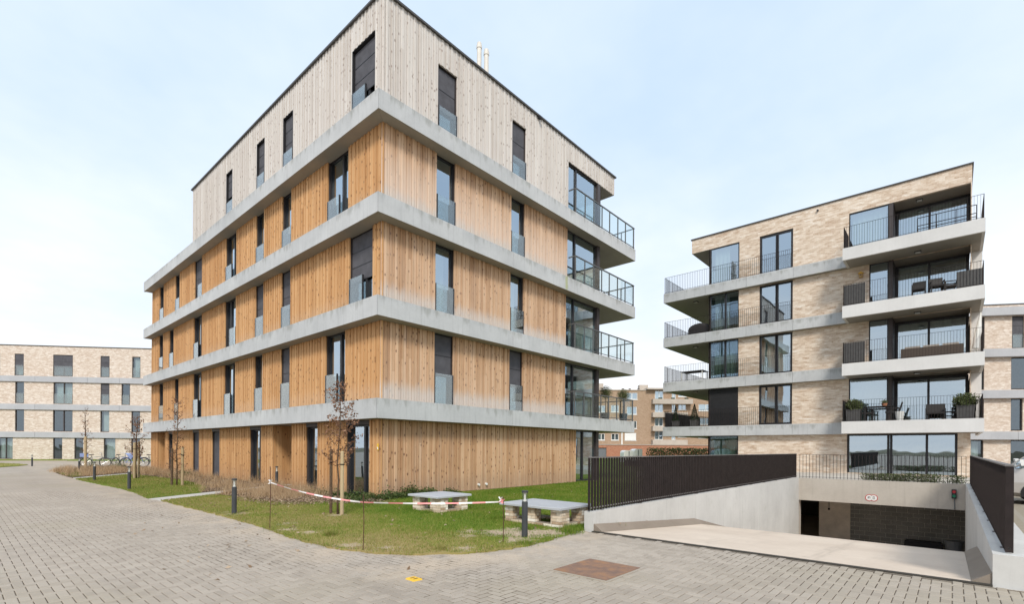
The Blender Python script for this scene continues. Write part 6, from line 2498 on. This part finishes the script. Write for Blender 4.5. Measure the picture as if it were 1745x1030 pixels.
patio_table(31.5, 2.85, Z1, .42, .6, .76, 'dark patio table between the grey planter and the balcony post')
potted('flower_pot', 'terracotta pot with greenery on the dark patio table', 'flower pot', 31.45, 2.62, Z1 + .76, (.09, .13, .15, 'terracotta', False), ('olive_leaf', 300, ball(.22, .15, .7), .06, None))
patio_chair(31.45, 3.35, Z1, -1.4, 'dark patio chair at the end of the patio table near the planter')
patio_chair(31.35, 2.28, Z1, 1.6, 'dark patio chair at the end of the patio table near the white pot')
mb = MB()
mb.lathe((31.05, 1.98, Z1), [(.14, 0), (.19, .45), (.17, .45), (.15, .4)], 14)
tag(mb.build('plant_pot', 'white_paint'), 'tall empty white pot on the lowest balcony', 'pot')
patio_chair(31.5, 0.65, Z1, PI, 'low dark lounge chair seen from behind beside the sliding door', lounge=True)
patio_chair(31.6, -0.35, Z1, PI * .9, 'low dark lounge chair half hidden by the corner planter', lounge=True)
patio_table(31.75, 0.18, Z1, .25, .28, .40, 'low dark side table between the two lounge chairs')
Z3 = TB[2]
patio_chair(31.55, 1.30, Z3, PI, 'dark high backed balcony chair on the third balcony, nearer the post')
patio_chair(31.45, 0.62, Z3, PI * 1.05, 'dark high backed balcony chair in the middle of the third balcony')
patio_chair(31.9, 0.15, Z3, PI * .6, 'dark balcony chair turned sideways beside the windbreak')
# rattan corner sofa on the second balcony
Z2 = TB[1]
sf = thing('rattan_sofa', 'long brown rattan sofa with pale cushions along the railing of the second balcony', 'sofa', (31.6, 0.9, Z2))
mb = MB()
mb.box(31.0, 31.85, -0.35, 1.95, Z2 + .05, Z2 + .28)
mb.build('seat', 'rattan', sf)
mb = MB()
mb.box(31.0, 31.12, -0.35, 1.95, Z2 + .28, Z2 + .50)
mb.build('backrest', 'rattan', sf)
for a, b in ((1.84, 1.95), (-.35, -.24)):
    mb = MB()
    mb.box(31.12, 31.85, a, b, Z2 + .28, Z2 + .46)
    mb.build('armrest', 'rattan', sf)
for i in range(3):
    mb = MB()
    y = -.2 + i * .7
    mb.hexa([(31.14, y, Z2 + .34), (31.3, y, Z2 + .34), (31.3, y + .62, Z2 + .34), (31.14, y + .62, Z2 + .34), (31.12, y + .02, Z2 + .60), (31.22, y + .02, Z2 + .60), (31.22, y + .6, Z2 + .60), (31.12, y + .6, Z2 + .60)])
    mb.build('cushion', 'old_plaster', sf)
pa = thing('closed_parasol', 'folded white parasol leaning at the outer end of the second balcony', 'parasol', (32.6, -0.78, Z2))
mb = MB()
mb.tube([(32.6, -0.72, Z2), (32.6, -0.95, Z2 + 2.15)], [.02, .02], 8)
mb.build('pole', 'white_paint', pa)
mb = MB()
mb.tube([(32.6, -0.77, Z2 + .45), (32.6, -0.86, Z2 + 1.3), (32.6, -0.95, Z2 + 2.1)], [.13, .11, .03], 10)
mb.build('canopy', 'white_paint', pa)
mb = MB()
mb.lathe((32.6, -0.72, Z2), [(.22, 0), (.22, .06), (.04, .1)], 12)
mb.build('base', 'planter_grey', pa)
# left hand balconies: white legged table on the second, covered barbecue on the third
patio_table(33.2, 13.05, Z2, .5, .75, .74, 'dark topped table with white legs on the second brick balcony', 'patio_dark', 'white_paint')
bq = thing('covered_grill', 'grill under a dark rounded cover on the third brick balcony', 'grill', (32.9, 12.55, Z3))
mb = MB()
rs = []
for q in np.linspace(0, PI, 9):
    rs.append((math.cos(q) * .75, .45 + math.sin(q) * .38))
prof = [(.72, 0)] + rs + [(-.72, 0)]
for s0, s1, k0, k1 in ((-.3, -.22, .82, 1), (-.22, .22, 1, 1), (.22, .3, 1, .82)):
    for (a, b), (c_, d) in zip(prof, prof[1:]):
        mb.face([(32.9 + s0, 12.55 + a * k0, Z3 + b * k0), (32.9 + s0, 12.55 + c_ * k0, Z3 + d * k0), (32.9 + s1, 12.55 + c_ * k1, Z3 + d * k1), (32.9 + s1, 12.55 + a * k1, Z3 + b * k1)])
mb.face([(32.6, 12.55 + a * .82, Z3 + b * .82) for a, b in prof])
mb.face([(33.2, 12.55 + a * .82, Z3 + b * .82) for a, b in prof])
mb.build('cover', 'patio_dark', bq)
# metal bench frame on the top balcony
mf = thing('metal_bench', 'dark tubular metal bench on the top balcony by the outer corner', 'bench', (31.5, 0.2, TB[3]))
mb = MB()
zt = TB[3]
for z in (.42, .80):
    mb.tube([(31.1, 1.35, zt + z), (31.1, -0.75, zt + z)], .018, 6)
mb.tube([(31.55, 1.35, zt + .42), (31.55, -0.75, zt + .42)], .018, 6)
mb.build('rails', 'fence_metal', mf)
for y in (1.35, .65, -.05, -.75):
    mb = MB()
    mb.tube([(31.1, y, zt), (31.1, y, zt + .8)], .018, 6)
    mb.tube([(31.55, y, zt), (31.55, y, zt + .42), (31.1, y, zt + .42)], .018, 6)
    mb.build('leg', 'fence_metal', mf)
# bird house on the brick wall under the top balcony
bh = thing('bird_house', 'small wooden bird house on the brick wall below the top balcony', 'bird house', (32.2, 3.72, 10.85))
mb = MB()
mb.box(32.10, 32.26, 3.64, 3.80, 10.78, 10.98)
mb.build('box', 'bird_wood', bh)
mb = MB()
mb.hexa([(32.06, 3.60, 10.98), (32.27, 3.60, 10.98), (32.27, 3.84, 10.98), (32.06, 3.84, 10.98), (32.06, 3.715, 11.07), (32.27, 3.715, 11.07), (32.27, 3.725, 11.07), (32.06, 3.725, 11.07)])
mb.build('roof', 'yellow_paint', bh)
mb = MB()
mb.tube([(32.098, 3.72, 10.9), (32.092, 3.72, 10.9)], .025, 10)
mb.build('entrance_hole', 'frame_dark', bh)
